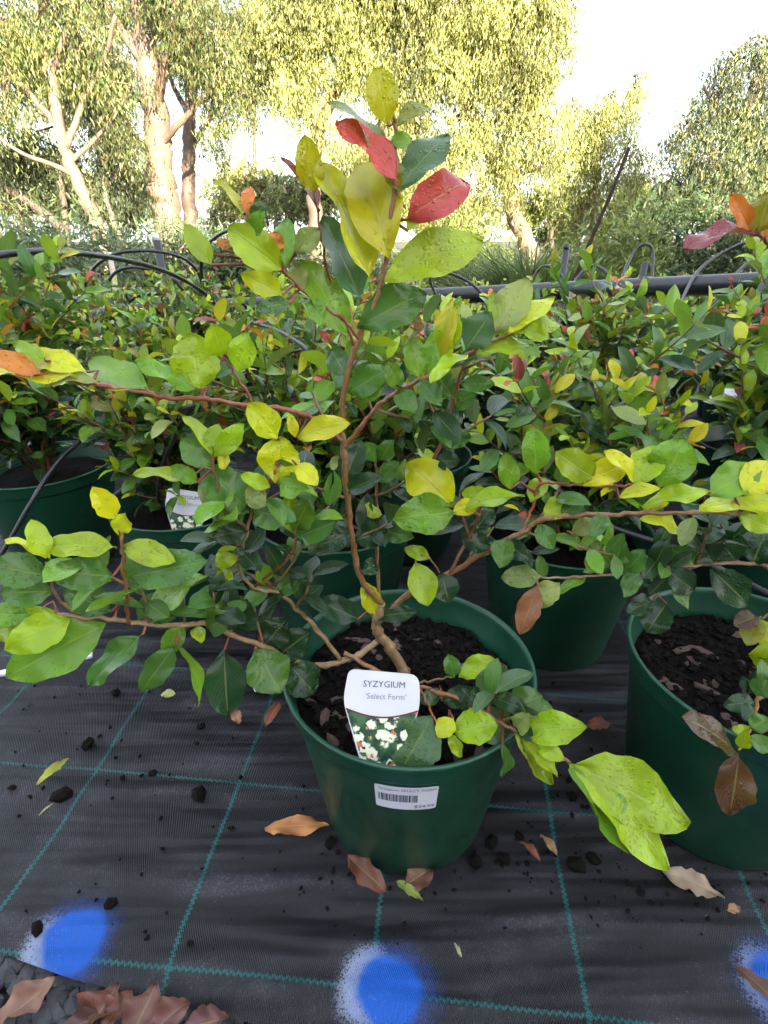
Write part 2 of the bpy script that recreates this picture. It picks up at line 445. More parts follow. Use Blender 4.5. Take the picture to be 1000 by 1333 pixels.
# ------------------------------------------------------------------ leaves
def leaf_mesh(name, L, W, fold=.25, curl=.5, twist=0.0, wave=.0, nu=9, nv=6, obov=.0, tipc=0.0, jag=.035):
    """leaf along +X (chord exactly L), upper face +Z; curl bends the tip down, fold lifts the two halves into a V"""
    xs_, zs_ = [0.0], [0.0]; a = curl*.5
    for i in range(nu):
        t = (i+.5)/nu; ang = curl*.5-curl*(t+tipc*t*t)
        xs_.append(xs_[-1]+math.cos(ang)/nu); zs_.append(zs_[-1]+math.sin(ang)/nu)
    ex, ez = xs_[-1], zs_[-1]; q = math.atan2(ez, ex); sc = L/math.hypot(ex, ez)
    v, uv = [], []; jr = random.Random(int(L*1e5+W*3e5+curl*1e3)); jl = [1+jr.uniform(-jag, jag)*2 for _ in range(nu+1)]; jrr = [1+jr.uniform(-jag, jag)*2 for _ in range(nu+1)]
    for i in range(nu+1):
        t = i/nu
        x = (xs_[i]*math.cos(q)+zs_[i]*math.sin(q))*sc; z = (-xs_[i]*math.sin(q)+zs_[i]*math.cos(q))*sc
        tt = max(0, (t-.05)/.95)
        p = .82+obov
        w = (math.sin(math.pi*min(1, tt**p))**.62)*(1-.2*tt**8) if tt > 0 else 0
        w = max(w*W*.5, .018*W if t < .99 else .002*W)
        tw = twist*(t-.5)
        for j in range(nv+1):
            s_ = -1+2*j/nv
            y = s_*w*(1+((jl if s_ < 0 else jrr)[i]-1)*abs(s_)); dz = fold*abs(s_)**1.15*w*(1-.35*t)
            dz += wave*W*.12*math.sin(t*11+s_*2.0)*abs(s_)
            y2 = y*math.cos(tw)-dz*math.sin(tw); z2 = y*math.sin(tw)+dz*math.cos(tw)
            v.append((x, y2, z+z2)); uv.append((t, .5+.5*s_))
    n = nv+1
    f = [(i*n+j, (i+1)*n+j, (i+1)*n+j+1, i*n+j+1) for i in range(nu) for j in range(nv)]
    return mesh(name, v, f, True, uv)
def frame(p0, axis, normal):
    a = Vector(axis).normalized(); n = Vector(normal); n = (n-a*n.dot(a))
    n = n.normalized() if n.length > 1e-6 else a.orthogonal().normalized()
    b_ = n.cross(a)
    return Matrix(((a.x, b_.x, n.x, p0[0]), (a.y, b_.y, n.y, p0[1]), (a.z, b_.z, n.z, p0[2]), (0, 0, 0, 1)))
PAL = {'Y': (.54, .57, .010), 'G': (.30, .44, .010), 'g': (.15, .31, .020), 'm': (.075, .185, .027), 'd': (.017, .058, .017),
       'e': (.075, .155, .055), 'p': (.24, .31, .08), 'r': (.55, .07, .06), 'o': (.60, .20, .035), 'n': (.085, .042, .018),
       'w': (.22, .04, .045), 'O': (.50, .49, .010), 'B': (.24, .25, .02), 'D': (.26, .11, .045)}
def shade(c, rn, k=.14):
    f_ = 1+rn.uniform(-k, k); return (c[0]*f_*(1+rn.uniform(-.1, .1)), c[1]*f_, c[2]*f_*(1+rn.uniform(-.15, .15)))
# shared small-leaf meshes, unit length
LEAF_SET = [leaf_mesh('shrub_leaf', 1.0, rng.uniform(.40, .54), rng.uniform(.1, .5), rng.uniform(.1, 1.2), rng.uniform(-.5, .5), rng.uniform(0, .5), 6, 4, rng.uniform(-.05, .2)) for k in range(14)]
for me in LEAF_SET: me.materials.append(M_leafmid)

STEMC = {'wood': (.20, .105, .045), 'young': (.26, .055, .025), 'tan': (.30, .19, .09), 'brown': (.10, .05, .025)}

# ------------------------------------------------------------------ pots
POT_PROFILE = [(.0, .004), (.090, .004), (.098, .0), (.101, .003), (.1300, .199), (.1315, .2025), (.1350, .2035), (.1362, .206), (.1370, .2215), (.1385, .2245), (.1400, .2270),
               (.1395, .2295), (.1375, .230), (.1352, .2285), (.1338, .224), (.1325, .209), (.1275, .2005), (.1245, .183), (.113, .11), (.0, .105)]
pv, pf = lathe(POT_PROFILE, 72)
pot_me = mesh('pot', pv, pf); pot_me.materials.append(M_pot)
pv2, pf2 = lathe(POT_PROFILE, 36); pot_far = mesh('pot', pv2, pf2); pot_far.materials.append(M_pot)
def soil_mesh(seed):
    v, f = [], []; nr, ns = 12, 40
    for i in range(nr+1):
        r = .1256*i/nr
        for k in range(ns):
            q = 2*math.pi*k/ns; x, y = r*math.cos(q), r*math.sin(q)
            z = .200+.008*noise.noise(Vector((x*22+seed, y*22, 0)))+.004*noise.noise(Vector((x*70+seed, y*70, 3)))
            z -= .01*(i/nr)**4
            v.append((x, y, z))
    for i in range(nr):
        for k in range(ns):
            k2 = (k+1) % ns; f.append((i*ns+k, (i+1)*ns+k, (i+1)*ns+k2, i*ns+k2))
    return mesh('potting_soil', v, f)
soil_me = soil_mesh(3.0); soil_me.materials.append(M_soil)
chip_me = []
for k in range(6):
    cv, cf = lump(1.0, rng, 1.0, rng.uniform(.45, .7), rng.uniform(.16, .3), .3, 1)
    me = mesh('bark_chip', cv, cf, smooth=False); me.materials.append(M_chip); chip_me.append(me)
crumb_me = []
for k in range(6):
    cv, cf = lump(1.0, rng, 1.0, rng.uniform(.6, .95), rng.uniform(.5, .8), .4, 1)
    me = mesh('soil_crumb', cv, cf, smooth=False); me.materials.append(M_crumb); crumb_me.append(me)
def soil_top(x, y): 
    r = math.hypot(x, y)/.1256
    return .200+.008*noise.noise(Vector((x*22+3.0, y*22, 0)))+.004*noise.noise(Vector((x*70+3.0, y*70, 3)))-.01*r**4
def dress_soil(soil, rn, nchip, ncrumb):
    for k in range(nchip):
        r = .116*math.sqrt(rn.random()); q = rn.uniform(0, 6.28); x, y = r*math.cos(q), r*math.sin(q); s_ = rn.uniform(.006, .014)
        Mx = Matrix.Translation((x, y, soil_top(x, y)+s_*.1)) @ Matrix.Rotation(rn.uniform(0, 6.28), 4, 'Z') @ Matrix.Rotation(rn.uniform(-.5, .5), 4, 'X') @ Matrix.Scale(s_, 4)
        obj('bark_chip', rn.choice(chip_me), None, soil, Mx)
    mb = MB()
    for k in range(ncrumb):
        r = .1235*math.sqrt(rn.random()); q = rn.uniform(0, 6.28); x, y = r*math.cos(q), r*math.sin(q); s_ = rn.uniform(.0018, .0065)
        Mx = Matrix.Translation((x, y, soil_top(x, y)+s_*.25)) @ Matrix.Rotation(rn.uniform(0, 6.28), 4, 'Z') @ Matrix.Rotation(rn.uniform(-.9, .9), 4, 'X') @ Matrix.Scale(s_, 4)
        me = rn.choice(crumb_me); mb.add([Mx @ p.co for p in me.vertices], [tuple(p.vertices) for p in me.polygons])
    o = obj('crumbs', mb.me('crumbs', False), M_crumb, soil); o['kind'] = 'stuff'

def potted(loc, rz=0.0, near=True):
    root = empty('potted_shrub', loc, rz)
    p = obj('pot', pot_me if near else pot_far, None, root)
    s_ = obj('potting_soil', soil_me, None, root)
    return root, p, s_

# ------------------------------------------------------------------ the main shrub
MAIN = Vector((.0275, .463, .006))
main, main_pot, main_soil = potted(MAIN)
tag(main, 'tall shrub with red-tipped leader in green pot bearing a white price sticker', 'potted plant', 'green potted shrubs on the weed mat')
dress_soil(main_soil, random.Random(5), 46, 900)
class Plant:
    """branches drawn through measured points; leaves hang on the nearest branch"""
    def __init__(s, root, foot): s.root = root; s.foot = foot; s.pts = []
    def branch(s, pts, r0, r1, col='wood', name='branch', n=6):
        W = [at(px, py, Y+.030*math.exp(-math.hypot(px-s.foot[0], py-s.foot[1])/130)) for px, py, Y in pts]; W = [Vector(q) for q in smooth_line([tuple(w) for w in W], n)]
        jr = random.Random(int(pts[0][0]*7+pts[-1][1]))
        k = len(W)
        W = [w+Vector((jr.uniform(-1, 1), jr.uniform(-1, 1), jr.uniform(-1, 1)))*(.0011 if 0 < i < k-1 else 0) for i, w in enumerate(W)]
        rad = []
        for i in range(k):
            t = i/(k-1); rr = r0+(r1-r0)*t
            if i % 6 == 0 and 0 < i < k-1: rr *= 1.28        # swollen nodes
            rad.append(rr*.78)
        v, f = tube([w-s.root.location for w in W], rad, 8)
        o = obj(name, mesh(name, v, f), M_stem, s.root, color=STEMC[col] if isinstance(col, str) else col)
        s.pts += [(w, *to_px(w)) for w in W]
        return W
    def near(s, px, py):
        return min(s.pts, key=lambda q: (q[1]-px)**2+(q[2]-py)**2)
    def leaf(s, bx, by, tx, ty, w, c, curl=None, fold=None, dd=None, side=1, lab=None, obov=.05):
        rn = random.Random(int(bx*31+by*17+tx*7+ty))
        q = s.near(bx, by); dist = math.hypot(q[1]-bx, q[2]-by)
        d0 = depth_of(q[0])
        p0 = at_d(bx, by, d0-(.004 if dist > 3 else 0))
        if dist > 8:
            v, f = tube([q[0]-s.root.location, (q[0]*.5+p0*.5)-s.root.location+Vector((0, .014, .002)), p0-s.root.location], [.0016, .0012, .0011], 6)
            obj('petiole', mesh('petiole', v, f), M_stem, s.root, color=STEMC['young'])
        d1 = d0+(dd if dd is not None else rn.uniform(-.024, .008))
        p1 = at_d(tx, ty, d1)
        ax = p1-p0; L = ax.length
        ww = w*(d0+d1)/2/F; W = max(ww*1.14, L*.44)
        roll = math.acos(max(.0, min(1, ww*1.14/W)))*side
        cdir = (CAM-(p0+p1)*.5).normalized(); a = ax.normalized()
        n0 = (cdir-a*cdir.dot(a)).normalized()
        up = Vector((0, 0, 1)); b_ = a.cross(n0)
        if b_.dot(up) < 0: b_ = -b_
        nrm = n0*math.cos(roll)+b_*math.sin(roll)
        if roll == 0: nrm = nrm+b_*.12
        me = leaf_mesh('leaf', L, W, rn.uniform(.12, .42) if fold is None else fold, rn.uniform(.25, .85) if curl is None else curl,
                       rn.uniform(-.45, .45), rn.uniform(.4, 1.3), 13, 6, obov+rn.uniform(-.06, .1), rn.uniform(-.2, .5))
        me.materials.append(M_leaf)
        o = obj('leaf', me, None, s.root, frame(p0-s.root.location, ax, nrm), shade(PAL[c], rn))
        if lab: o['label'] = lab
        return o
    def sprig(s, px, py, ang, length, nl, cols, rn, size=.04, lean=0.0):
        """short side twig in dark inner leaves starting at the branch nearest a pixel"""
        q = s.near(px, py)[0]
        dr = Vector((math.cos(ang), rn.uniform(-.5, .5)+lean, math.sin(ang))).normalized()
        P = [q]; 
        for k in range(4):
            dr = (dr+Vector((rn.uniform(-.2, .2), rn.uniform(-.2, .2), .1))).normalized(); P.append(P[-1]+dr*length/4)
        v, f = tube([p-s.root.location for p in P], [.0017, .0015, .0013, .0011, .0009], 6)
        tw = obj('twig', mesh('twig', v, f), M_stem, s.root, color=STEMC['wood'])
        for k in range(nl):
            t = (k+1)/nl*4; i = min(3, int(t-.001)); p = P[i].lerp(P[i+1], t-i)
            a = (P[i+1]-P[i]).normalized(); sd = a.orthogonal().normalized(); sd.rotate(Matrix.Rotation(k*2.4+rn.uniform(-.4, .4), 3, a))
            ld = (a*rn.uniform(.2, .8)+sd+Vector((0, 0, rn.uniform(-.35, .2)))).normalized()
            nn = Vector((rn.uniform(-.5, .5), rn.uniform(-.7, .2), 1))
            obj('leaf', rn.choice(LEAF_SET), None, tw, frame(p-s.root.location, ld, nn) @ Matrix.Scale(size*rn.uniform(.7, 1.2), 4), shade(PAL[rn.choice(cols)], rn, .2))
P = Plant(main, (515, 855))
# trunk and branches
P.branch([(530, 882, .453), (526, 874, .453), (507, 842, .453), (491, 822, .455), (492, 805, .456), (497, 785, .458)], .0082, .0062, 'tan', 'trunk')
P.branch([(497, 785, .458), (482, 770, .456), (468, 748, .455), (459, 700, .455), (451, 640, .455), (448, 590, .455), (445, 545, .455), (452, 490, .453), (468, 438, .450), (492, 382, .447), (504, 332, .445), (513, 250, .444), (516, 178, .443), (513, 150, .443)], .0046, .0017, (.27, .135, .05))
P.branch([(497, 790, .459), (491, 745, .468), (492, 690, .475), (490, 625, .480), (489, 590, .482)], .0026, .0014, 'wood')
P.branch([(492, 835, .455), (468, 852, .450), (425, 866, .440), (385, 862, .430), (345, 843, .420), (300, 825, .405), (270, 811, .395), (240, 814, .385), (195, 812, .375), (150, 806, .362), (110, 803, .352), (75, 800, .345)], .0046, .0021, 'tan')
P.branch([(445, 862, .445), (412, 818, .450), (385, 792, .445), (362, 772, .440), (330, 765, .432), (312, 735, .425), (322, 690, .418), (330, 650, .415)], .0034, .0016, 'tan')
P.branch([(362, 772, .440), (340, 748, .436), (318, 725, .428), (300, 690, .42), (285, 640, .412), (277, 598, .408)], .0024, .0013, 'wood')
P.branch([(330, 660, .415), (345, 640, .412), (355, 620, .41), (360, 606, .41)], .0018, .0012, (.30, .10, .02))
P.branch([(330, 765, .432), (380, 720, .43), (385, 690, .428), (383, 668, .427)], .0018, .0012, 'young')
P.branch([(168, 812, .365), (164, 770, .360), (160, 730, .357), (158, 700, .355), (152, 682, .354)], .0022, .0013, (.28, .10, .03))
P.branch([(110, 803, .352), (85, 788, .348), (66, 760, .345), (60, 732, .343)], .0018, .0012, 'wood')
P.branch([(447, 578, .455), (425, 553, .448), (395, 539, .440), (360, 532, .430), (325, 527, .422), (265, 519, .410), (215, 517, .402), (192, 512, .397), (140, 503, .388), (100, 497, .38), (60, 490, .373), (20, 484, .366)], .0028, .0016, (.26, .06, .03))
P.branch([(330, 527, .422), (318, 505, .420), (303, 482, .418), (292, 466, .417)], .0016, .0010, 'young')
P.branch([(447, 585, .455), (470, 556, .452), (492, 528, .449), (520, 508, .446), (548, 493, .443), (582, 478, .440), (608, 462, .437), (635, 446, .434), (665, 435, .430)], .0026, .0014, (.27, .09, .03))
P.branch([(562, 610, .475), (575, 570, .470), (590, 525, .463), (602, 480, .455), (606, 466, .45)], .0022, .0012, (.28, .09, .05))
P.branch([(468, 442, .450), (445, 415, .448), (424, 402, .446), (395, 378, .443), (368, 352, .440)], .0020, .0011, 'young')
P.branch([(500, 805, .460), (530, 775, .465), (585, 747, .462), (640, 712, .455), (682, 692, .448), (705, 678, .445), (735, 672, .440), (790, 670, .435), (838, 668, .428), (905, 668, .42), (960, 668, .412), (1000, 668, .405)], .0044, .0017, (.26, .12, .045))
P.branch([(585, 747, .462), (610, 700, .460), (622, 670, .455), (600, 662, .45), (590, 662, .447)], .0024, .0013, (.24, .10, .04))
P.branch([(680, 692, .448), (695, 655, .455), (705, 630, .452), (735, 630, .447), (775, 634, .442), (820, 632, .437), (860, 636, .432)], .0020, .0012, (.30, .07, .03))
P.branch([(682, 692, .448), (715, 703, .452), (745, 708, .456), (770, 714, .459)], .0016, .0010, 'wood')
P.branch([(448, 850, .447), (488, 872, .424), (530, 890, .405), (575, 902, .390), (620, 920, .372), (650, 940, .358), (672, 952, .350), (705, 970, .338), (742, 993, .326)], .0034, .0018, (.28, .12, .045))
P.branch([(535, 891, .404), (562, 886, .403), (592, 880, .40)], .0018, .0011, 'wood')
P.branch([(545, 893, .400), (556, 915, .376), (568, 938, .352), (586, 950, .342)], .0017, .0011, (.30, .09, .03))
P.branch([(572, 745, .463), (560, 728, .462), (548, 722, .460)], .0014, .001, 'wood')
P.branch([(460, 450, .450), (436, 385, .456), (418, 310, .458), (409, 250, .457)], .0016, .0009, 'young')
# leader
for a in [(505, 163, 489, 88, 38, 'O', .5, .35), (515, 165, 558, 139, 17, 'B', .7, .3), (503, 222, 426, 133, 15, 'p', 1.0, .2), (508, 186, 536, 180, 17, 'g', .6),
          (519, 240, 436, 161, 27, 'r', .9, .2), (520, 246, 584, 175, 36, 'e', .4, .2), (528, 286, 606, 238, 44, 'r', 1.3, .15),
          (505, 336, 470, 213, 60, 'O', .7, .45), (482, 368, 408, 210, 40, 'O', .4, .5), (409, 252, 396, 175, 33, 'O', .2, .15),
          (470, 394, 419, 282, 36, 'e', .3, .15), (501, 365, 629, 314, 50, 'G', .5, .25), (465, 426, 554, 381, 46, 'm', .7, .35),
          (453, 440, 390, 338, 39, 'g', .4, .3), (415, 277, 365, 205, 6, 'w', .3, .5), (520, 250, 505, 205, 24, 'B', .4), (530, 300, 560, 262, 22, 'G', .4)]:
    P.leaf(*a[:6], curl=a[6] if len(a) > 6 else None, fold=a[7] if len(a) > 7 else None)
leaves = [
 # shoot left of the leader
 (369, 352, 297, 297, 42, 'G'), (368, 384, 313, 356, 28, 'Y'), (372, 346, 372, 285, 27, 'g'), (317, 283, 277, 234, 11, 'O'), (322, 280, 326, 243, 15, 'o'), (328, 290, 346, 262, 18, 'e'),
 (322, 305, 345, 276, 20, 'g'), (275, 345, 240, 292, 24, 'G'), (265, 330, 250, 322, 14, 'o'), (290, 325, 293, 311, 15, 'o'), (352, 330, 362, 302, 24, 'o'), (385, 330, 415, 297, 26, 'p'), (377, 395, 332, 402, 20, 'e'), (395, 378, 382, 342, 22, 'p'), (405, 385, 418, 425, 22, 'g'),
 # upper left branch
 (261, 507, 247, 433, 54, 'G', .2, .12), (290, 464, 276, 421, 31, 'G'), (311, 484, 322, 432, 31, 'G'), (259, 510, 175, 470, 22, 'g'), (192, 506, 115, 470, 31, 'g'), (192, 512, 68, 493, 17, 'G'),
 (114, 484, 22, 466, 27, 'Y'), (100, 492, -25, 488, 24, 'Y'), (55, 487, -30, 462, 24, 'o'), (130, 497, 60, 505, 10, 'p'), (60, 470, 18, 448, 18, 'G'),
 (362, 570, 323, 524, 35, 'Y', .3), (388, 571, 457, 551, 27, 'Y', .7), (385, 569, 376, 538, 13, 'Y'), (360, 628, 367, 567, 46, 'Y', .2, .3), (386, 604, 414, 632, 23, 'Y'),
 (362, 630, 402, 636, 30, 'g'), (352, 634, 313, 618, 18, 'G'), (345, 640, 320, 656, 30, 'p'), (278, 606, 236, 571, 36, 'm'), (276, 595, 238, 541, 17, 'G'), (280, 595, 318, 551, 25, 'G'), (283, 598, 300, 600, 22, 'Y'), (270, 585, 285, 552, 18, 'G'),
 (327, 668, 262, 606, 48, 'm', .5, .3), (295, 682, 260, 624, 26, 'p'), (242, 627, 172, 618, 14, 'G'), (258, 628, 222, 606, 20, 'g'), (328, 664, 388, 680, 36, 'm'), (384, 692, 402, 650, 30, 'g'), (386, 700, 440, 678, 32, 'm'), (383, 694, 375, 640, 26, 'G'),
 (322, 690, 275, 700, 26, 'd'), (310, 712, 282, 738, 24, 'G'), (315, 720, 340, 745, 24, 'd'), (300, 740, 285, 762, 20, 'G'), (345, 760, 340, 730, 20, 'g'), (360, 770, 390, 752, 26, 'm'), (385, 792, 412, 812, 0, 'd'),
 # lower left branch
 (151, 675, 120, 633, 27, 'Y', .3), (155, 696, 163, 668, 22, 'Y'), (161, 710, 229, 732, 31, 'G', .7), (152, 713, 57, 712, 30, 'G', .6), (60, 727, 40, 676, 25, 'G'), (66, 729, 6, 703, 12, 'Y'), (147, 750, 64, 746, 40, 'm', .5),
 (64, 750, -14, 736, 42, 'm'), (145, 796, 82, 768, 36, 'm'), (166, 752, 272, 730, 44, 'm', .4), (190, 802, 270, 750, 32, 'g', .4), (138, 812, 8, 882, 58, 'g', .4, .2), (92, 806, 6, 846, 42, 'G', .5), (80, 802, -20, 822, 40, 'G'),
 (70, 770, 0, 772, 36, 'm'), (40, 800, -20, 800, 30, 'g'), (186, 826, 116, 893, 28, 'm', .4), (229, 840, 185, 900, 31, 'm', .5), (233, 842, 258, 920, 13, 'g', .9), (292, 846, 297, 931, 46, 'd', .4), (332, 846, 366, 902, 50, 'm', .5), (377, 866, 410, 903, 44, 'd'),
 (240, 812, 215, 850, 24, 'g'), (275, 812, 290, 780, 30, 'm'), (255, 815, 262, 838, 16, 'G'), (270, 818, 305, 800, 30, 'm'), (305, 822, 322, 780, 40, 'd'), (345, 840, 375, 805, 36, 'd'), (365, 852, 405, 822, 36, 'd'), (180, 808, 205, 770, 20, 'm'), (200, 812, 230, 780, 26, 'm'),
 # middle, around the stem
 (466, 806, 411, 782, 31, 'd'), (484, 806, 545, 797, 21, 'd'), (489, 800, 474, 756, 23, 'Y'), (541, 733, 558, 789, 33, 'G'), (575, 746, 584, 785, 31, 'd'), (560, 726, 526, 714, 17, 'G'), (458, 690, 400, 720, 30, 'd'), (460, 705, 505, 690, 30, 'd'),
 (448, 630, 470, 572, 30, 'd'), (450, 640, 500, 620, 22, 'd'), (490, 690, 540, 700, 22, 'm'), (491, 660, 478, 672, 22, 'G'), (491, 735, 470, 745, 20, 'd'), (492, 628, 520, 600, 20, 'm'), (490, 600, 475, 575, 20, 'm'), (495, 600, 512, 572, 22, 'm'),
 (453, 512, 508, 478, 32, 'm', .5), (452, 490, 430, 455, 30, 'e'), (455, 470, 470, 440, 20, 'g'), (470, 520, 500, 500, 20, 'g'),
 # right upper branch
 (548, 493, 535, 440, 30, 'g'), (560, 490, 572, 425, 26, 'g'), (610, 461, 560, 500, 16, 'G'), (607, 455, 640, 406, 38, 'e', .2), (642, 436, 688, 362, 40, 'p', .2, .2), (662, 434, 722, 388, 24, 'Y', .5), (670, 432, 732, 424, 20, 'G', .9), (620, 460, 696, 450, 20, 'G', .6),
 (588, 478, 650, 464, 16, 'e'), (600, 500, 645, 500, 20, 'm'), (592, 520, 562, 480, 24, 'm'), (588, 530, 620, 512, 22, 'm'), (575, 570, 545, 545, 22, 'd'), (572, 580, 612, 565, 24, 'm'), (566, 600, 600, 600, 22, 'd'), (680, 425, 716, 442, 18, 'G'), (585, 470, 590, 388, 24, 'O'), (655, 440, 640, 380, 22, 'G'), (582, 480, 600, 395, 26, 'G'),
 (545, 495, 575, 530, 22, 'm'), (520, 508, 540, 540, 24, 'm'), (520, 508, 505, 470, 22, 'g'),
 # right branch
 (591, 660, 530, 602, 52, 'Y', .4, .25), (592, 666, 511, 676, 46, 'g', .4), (588, 668, 622, 655, 20, 'Y'), (665, 636, 657, 588, 24, 'g'), (698, 617, 694, 553, 32, 'g'), (776, 624, 722, 588, 36, 'G'), (824, 629, 785, 587, 15, 'Y', .9), (760, 630, 817, 602, 32, 'Y'), (827, 631, 857, 580, 38, 'G'), (860, 634, 893, 569, 50, 'g', .3),
 (924, 644, 988, 606, 42, 'g', .3), (968, 645, 1014, 602, 42, 'Y'), (910, 662, 1024, 650, 30, 'Y', .3), (838, 661, 926, 640, 22, 'G'), (806, 648, 860, 636, 16, 'Y'), (834, 674, 889, 694, 18, 'Y'), (904, 672, 886, 711, 19, 'p'), (600, 664, 684, 646, 20, 'G'), (690, 653, 709, 621, 22, 'G'), (708, 678, 740, 647, 25, 'G'),
 (745, 696, 776, 676, 20, 'p'), (762, 716, 720, 698, 13, 'g'), (782, 722, 764, 704, 20, 'p'), (640, 650, 600, 640, 22, 'G'), (620, 690, 640, 660, 26, 'd'), (640, 712, 600, 700, 24, 'd'), (660, 700, 650, 740, 26, 'm'), (700, 682, 720, 715, 22, 'm'), (655, 705, 690, 730, 22, 'd'), (730, 672, 760, 648, 22, 'm'), (790, 670, 770, 700, 20, 'm'),
 (960, 668, 1010, 690, 26, 'G'), (735, 630, 760, 600, 20, 'g'),
 # front right branch
 (562, 932, 522, 1005, 60, 'e', .4, .15), (590, 935, 570, 960, 23, 'Y'), (588, 950, 649, 944, 39, 'G', .4), (584, 954, 601, 986, 15, 'G'), (556, 896, 566, 918, 27, 'e'), (597, 881, 644, 857, 27, 'G'), (592, 882, 583, 851, 20, 'm'), (575, 912, 626, 906, 27, 'd'), (628, 916, 656, 864, 36, 'e'), (612, 926, 670, 963, 40, 'e'),
 (660, 926, 706, 905, 37, 'm'), (652, 906, 646, 862, 30, 'e'), (654, 968, 652, 1014, 13, 'm'), (676, 951, 765, 947, 38, 'G', .5), (672, 955, 720, 1020, 29, 'G', .4), (680, 958, 726, 1012, 20, 'G'), (672, 950, 690, 928, 22, 'p'),
 (743, 993, 897, 1070, 68, 'G', .4, .12), (745, 998, 871, 1131, 52, 'G', .4, .2), (743, 994, 798, 1074, 30, 'G'), (744, 1000, 824, 1114, 36, 'g', .5), (700, 968, 735, 990, 20, 'G'), (620, 918, 600, 895, 26, 'd'),
]
for a in leaves:
    P.leaf(*a[:6], curl=a[6] if len(a) > 6 else None, fold=a[7] if len(a) > 7 else None)
rn = random.Random(21)
for (px, py, ang, ln, nl, cols, sz) in [(320, 735, 2.4, .05, 6, 'ddm', .036), (350, 765, .6, .06, 7, 'ddm', .036), (385, 792, 1.2, .05, 6, 'dd', .038), (330, 660, .3, .05, 6, 'dmg', .034),
        (312, 740, -2.2, .05, 6, 'dm', .038), (345, 843, 1.9, .05, 5, 'dd', .04), (280, 812, 1.4, .05, 6, 'dm', .04), (455, 650, 2.8, .05, 5, 'dm', .034), (460, 700, .2, .04, 4, 'dd', .036),
        (492, 650, .3, .05, 6, 'dm', .032), (491, 700, 2.9, .05, 5, 'dd', .034), (600, 735, .9, .05, 6, 'dm', .036), (625, 700, 1.9, .05, 6, 'dm', .034), (660, 700, -.9, .04, 5, 'dm', .034), (700, 680, 1.0, .05, 6, 'mg', .034), (745, 708, -.3, .04, 5, 'mg', .03),
        (585, 540, 2.8, .05, 6, 'dm', .034), (575, 570, .2, .05, 6, 'dm', .034), (600, 480, .2, .05, 5, 'mg', .034), (548, 493, -1.0, .05, 5, 'dm', .034), (490, 530, -.4, .05, 5, 'dm', .032), (425, 553, 1.9, .04, 4, 'mg', .03), (620, 915, 1.1, .04, 6, 'dme', .036),
        (650, 940, .6, .03, 4, 'dme', .036), (360, 770, 3.0, .05, 6, 'dm', .038), (240, 814, 1.7, .05, 6, 'dm', .042), (195, 812, 1.2, .05, 5, 'dmg', .042), (330, 690, 2.0, .04, 5, 'mg', .034), (385, 690, .2, .04, 4, 'mg', .034), (160, 760, 2.6, .04, 4, 'mg', .04)]:
    P.sprig(px, py, ang, ln, nl, cols, rn, sz)

# ------------------------------------------------------------------ writing: price sticker and plant tags
def text_mesh(body, size, ax='CENTER'):
    cu = bpy.data.curves.new('lettering', 'FONT'); cu.body = body; cu.size = size; cu.align_x = ax; cu.align_y = 'CENTER'; cu.resolution_u = 2
    o = bpy.data.objects.new('lettering_tmp', cu); COL.objects.link(o)
    dg = bpy.context.evaluated_depsgraph_get(); me = bpy.data.meshes.new_from_object(o.evaluated_get(dg))
    bpy.data.objects.remove(o); bpy.data.curves.remove(cu); me.name = 'lettering'
    while me.materials: me.materials.pop()
    return me
def pot_r(z): return .101+(.1300-.101)*(z-.003)/.196
def on_pot(x, y, lift, q0, zc):
    """flat sticker coordinates wrapped on the pot wall"""
    z = zc+y; r = pot_r(z)+lift; q = q0+x/pot_r(zc)
    return (r*math.cos(q), r*math.sin(q), z)
q0 = math.atan2(-1, -.05); ZC = .172
SW, SH = .060, .040
v, f = [], []; nx = 14
for lift in (.0002, .0006):
    for j in range(3):
        for i in range(nx+1):
            xx = (-.5+i/nx)*SW; yy = (-.5+j/2)*SH
            if i in (0, nx) and j in (0, 2): yy *= .94
            v.append(on_pot(xx, yy, lift, q0, ZC))
n = nx+1; N = 3*n
for j in range(2):
    for i in range(nx): f.append((N+j*n+i, N+j*n+i+1, N+(j+1)*n+i+1, N+(j+1)*n+i)); f.append((j*n+i, (j+1)*n+i, (j+1)*n+i+1, j*n+i+1))
stick = obj('price_sticker', mesh('price_sticker', v, f), M_white, main_pot); stick['label'] = 'white price sticker with barcode on the pot wall'
def print_on(me, x, y, mat, name):
    for q in me.vertices: q.co = Vector(on_pot(q.co.x+x, q.co.y+y, .0009, q0, ZC))
    return obj(name, me, mat, stick)
print_on(text_mesh('Syzygium SELECT FORM', .0054), .001, .0150, M_ink, 'lettering')
print_on(text_mesh('$24.99', .0074), .018, -.0140, M_ink, 'lettering')
mb = MB(); br = random.Random(4); x = -.027
while x < .010:
    w_ = br.choice([.0006, .0006, .0012, .0018]); mb.add([(x, -.0065, 0), (x+w_, -.0065, 0), (x+w_, .0065, 0), (x, .0065, 0)], [(0, 1, 2, 3)]); x += w_+br.choice([.0006, .0006, .0011])
print_on(mb.me('barcode', False), 0, .0005, M_ink, 'barcode')

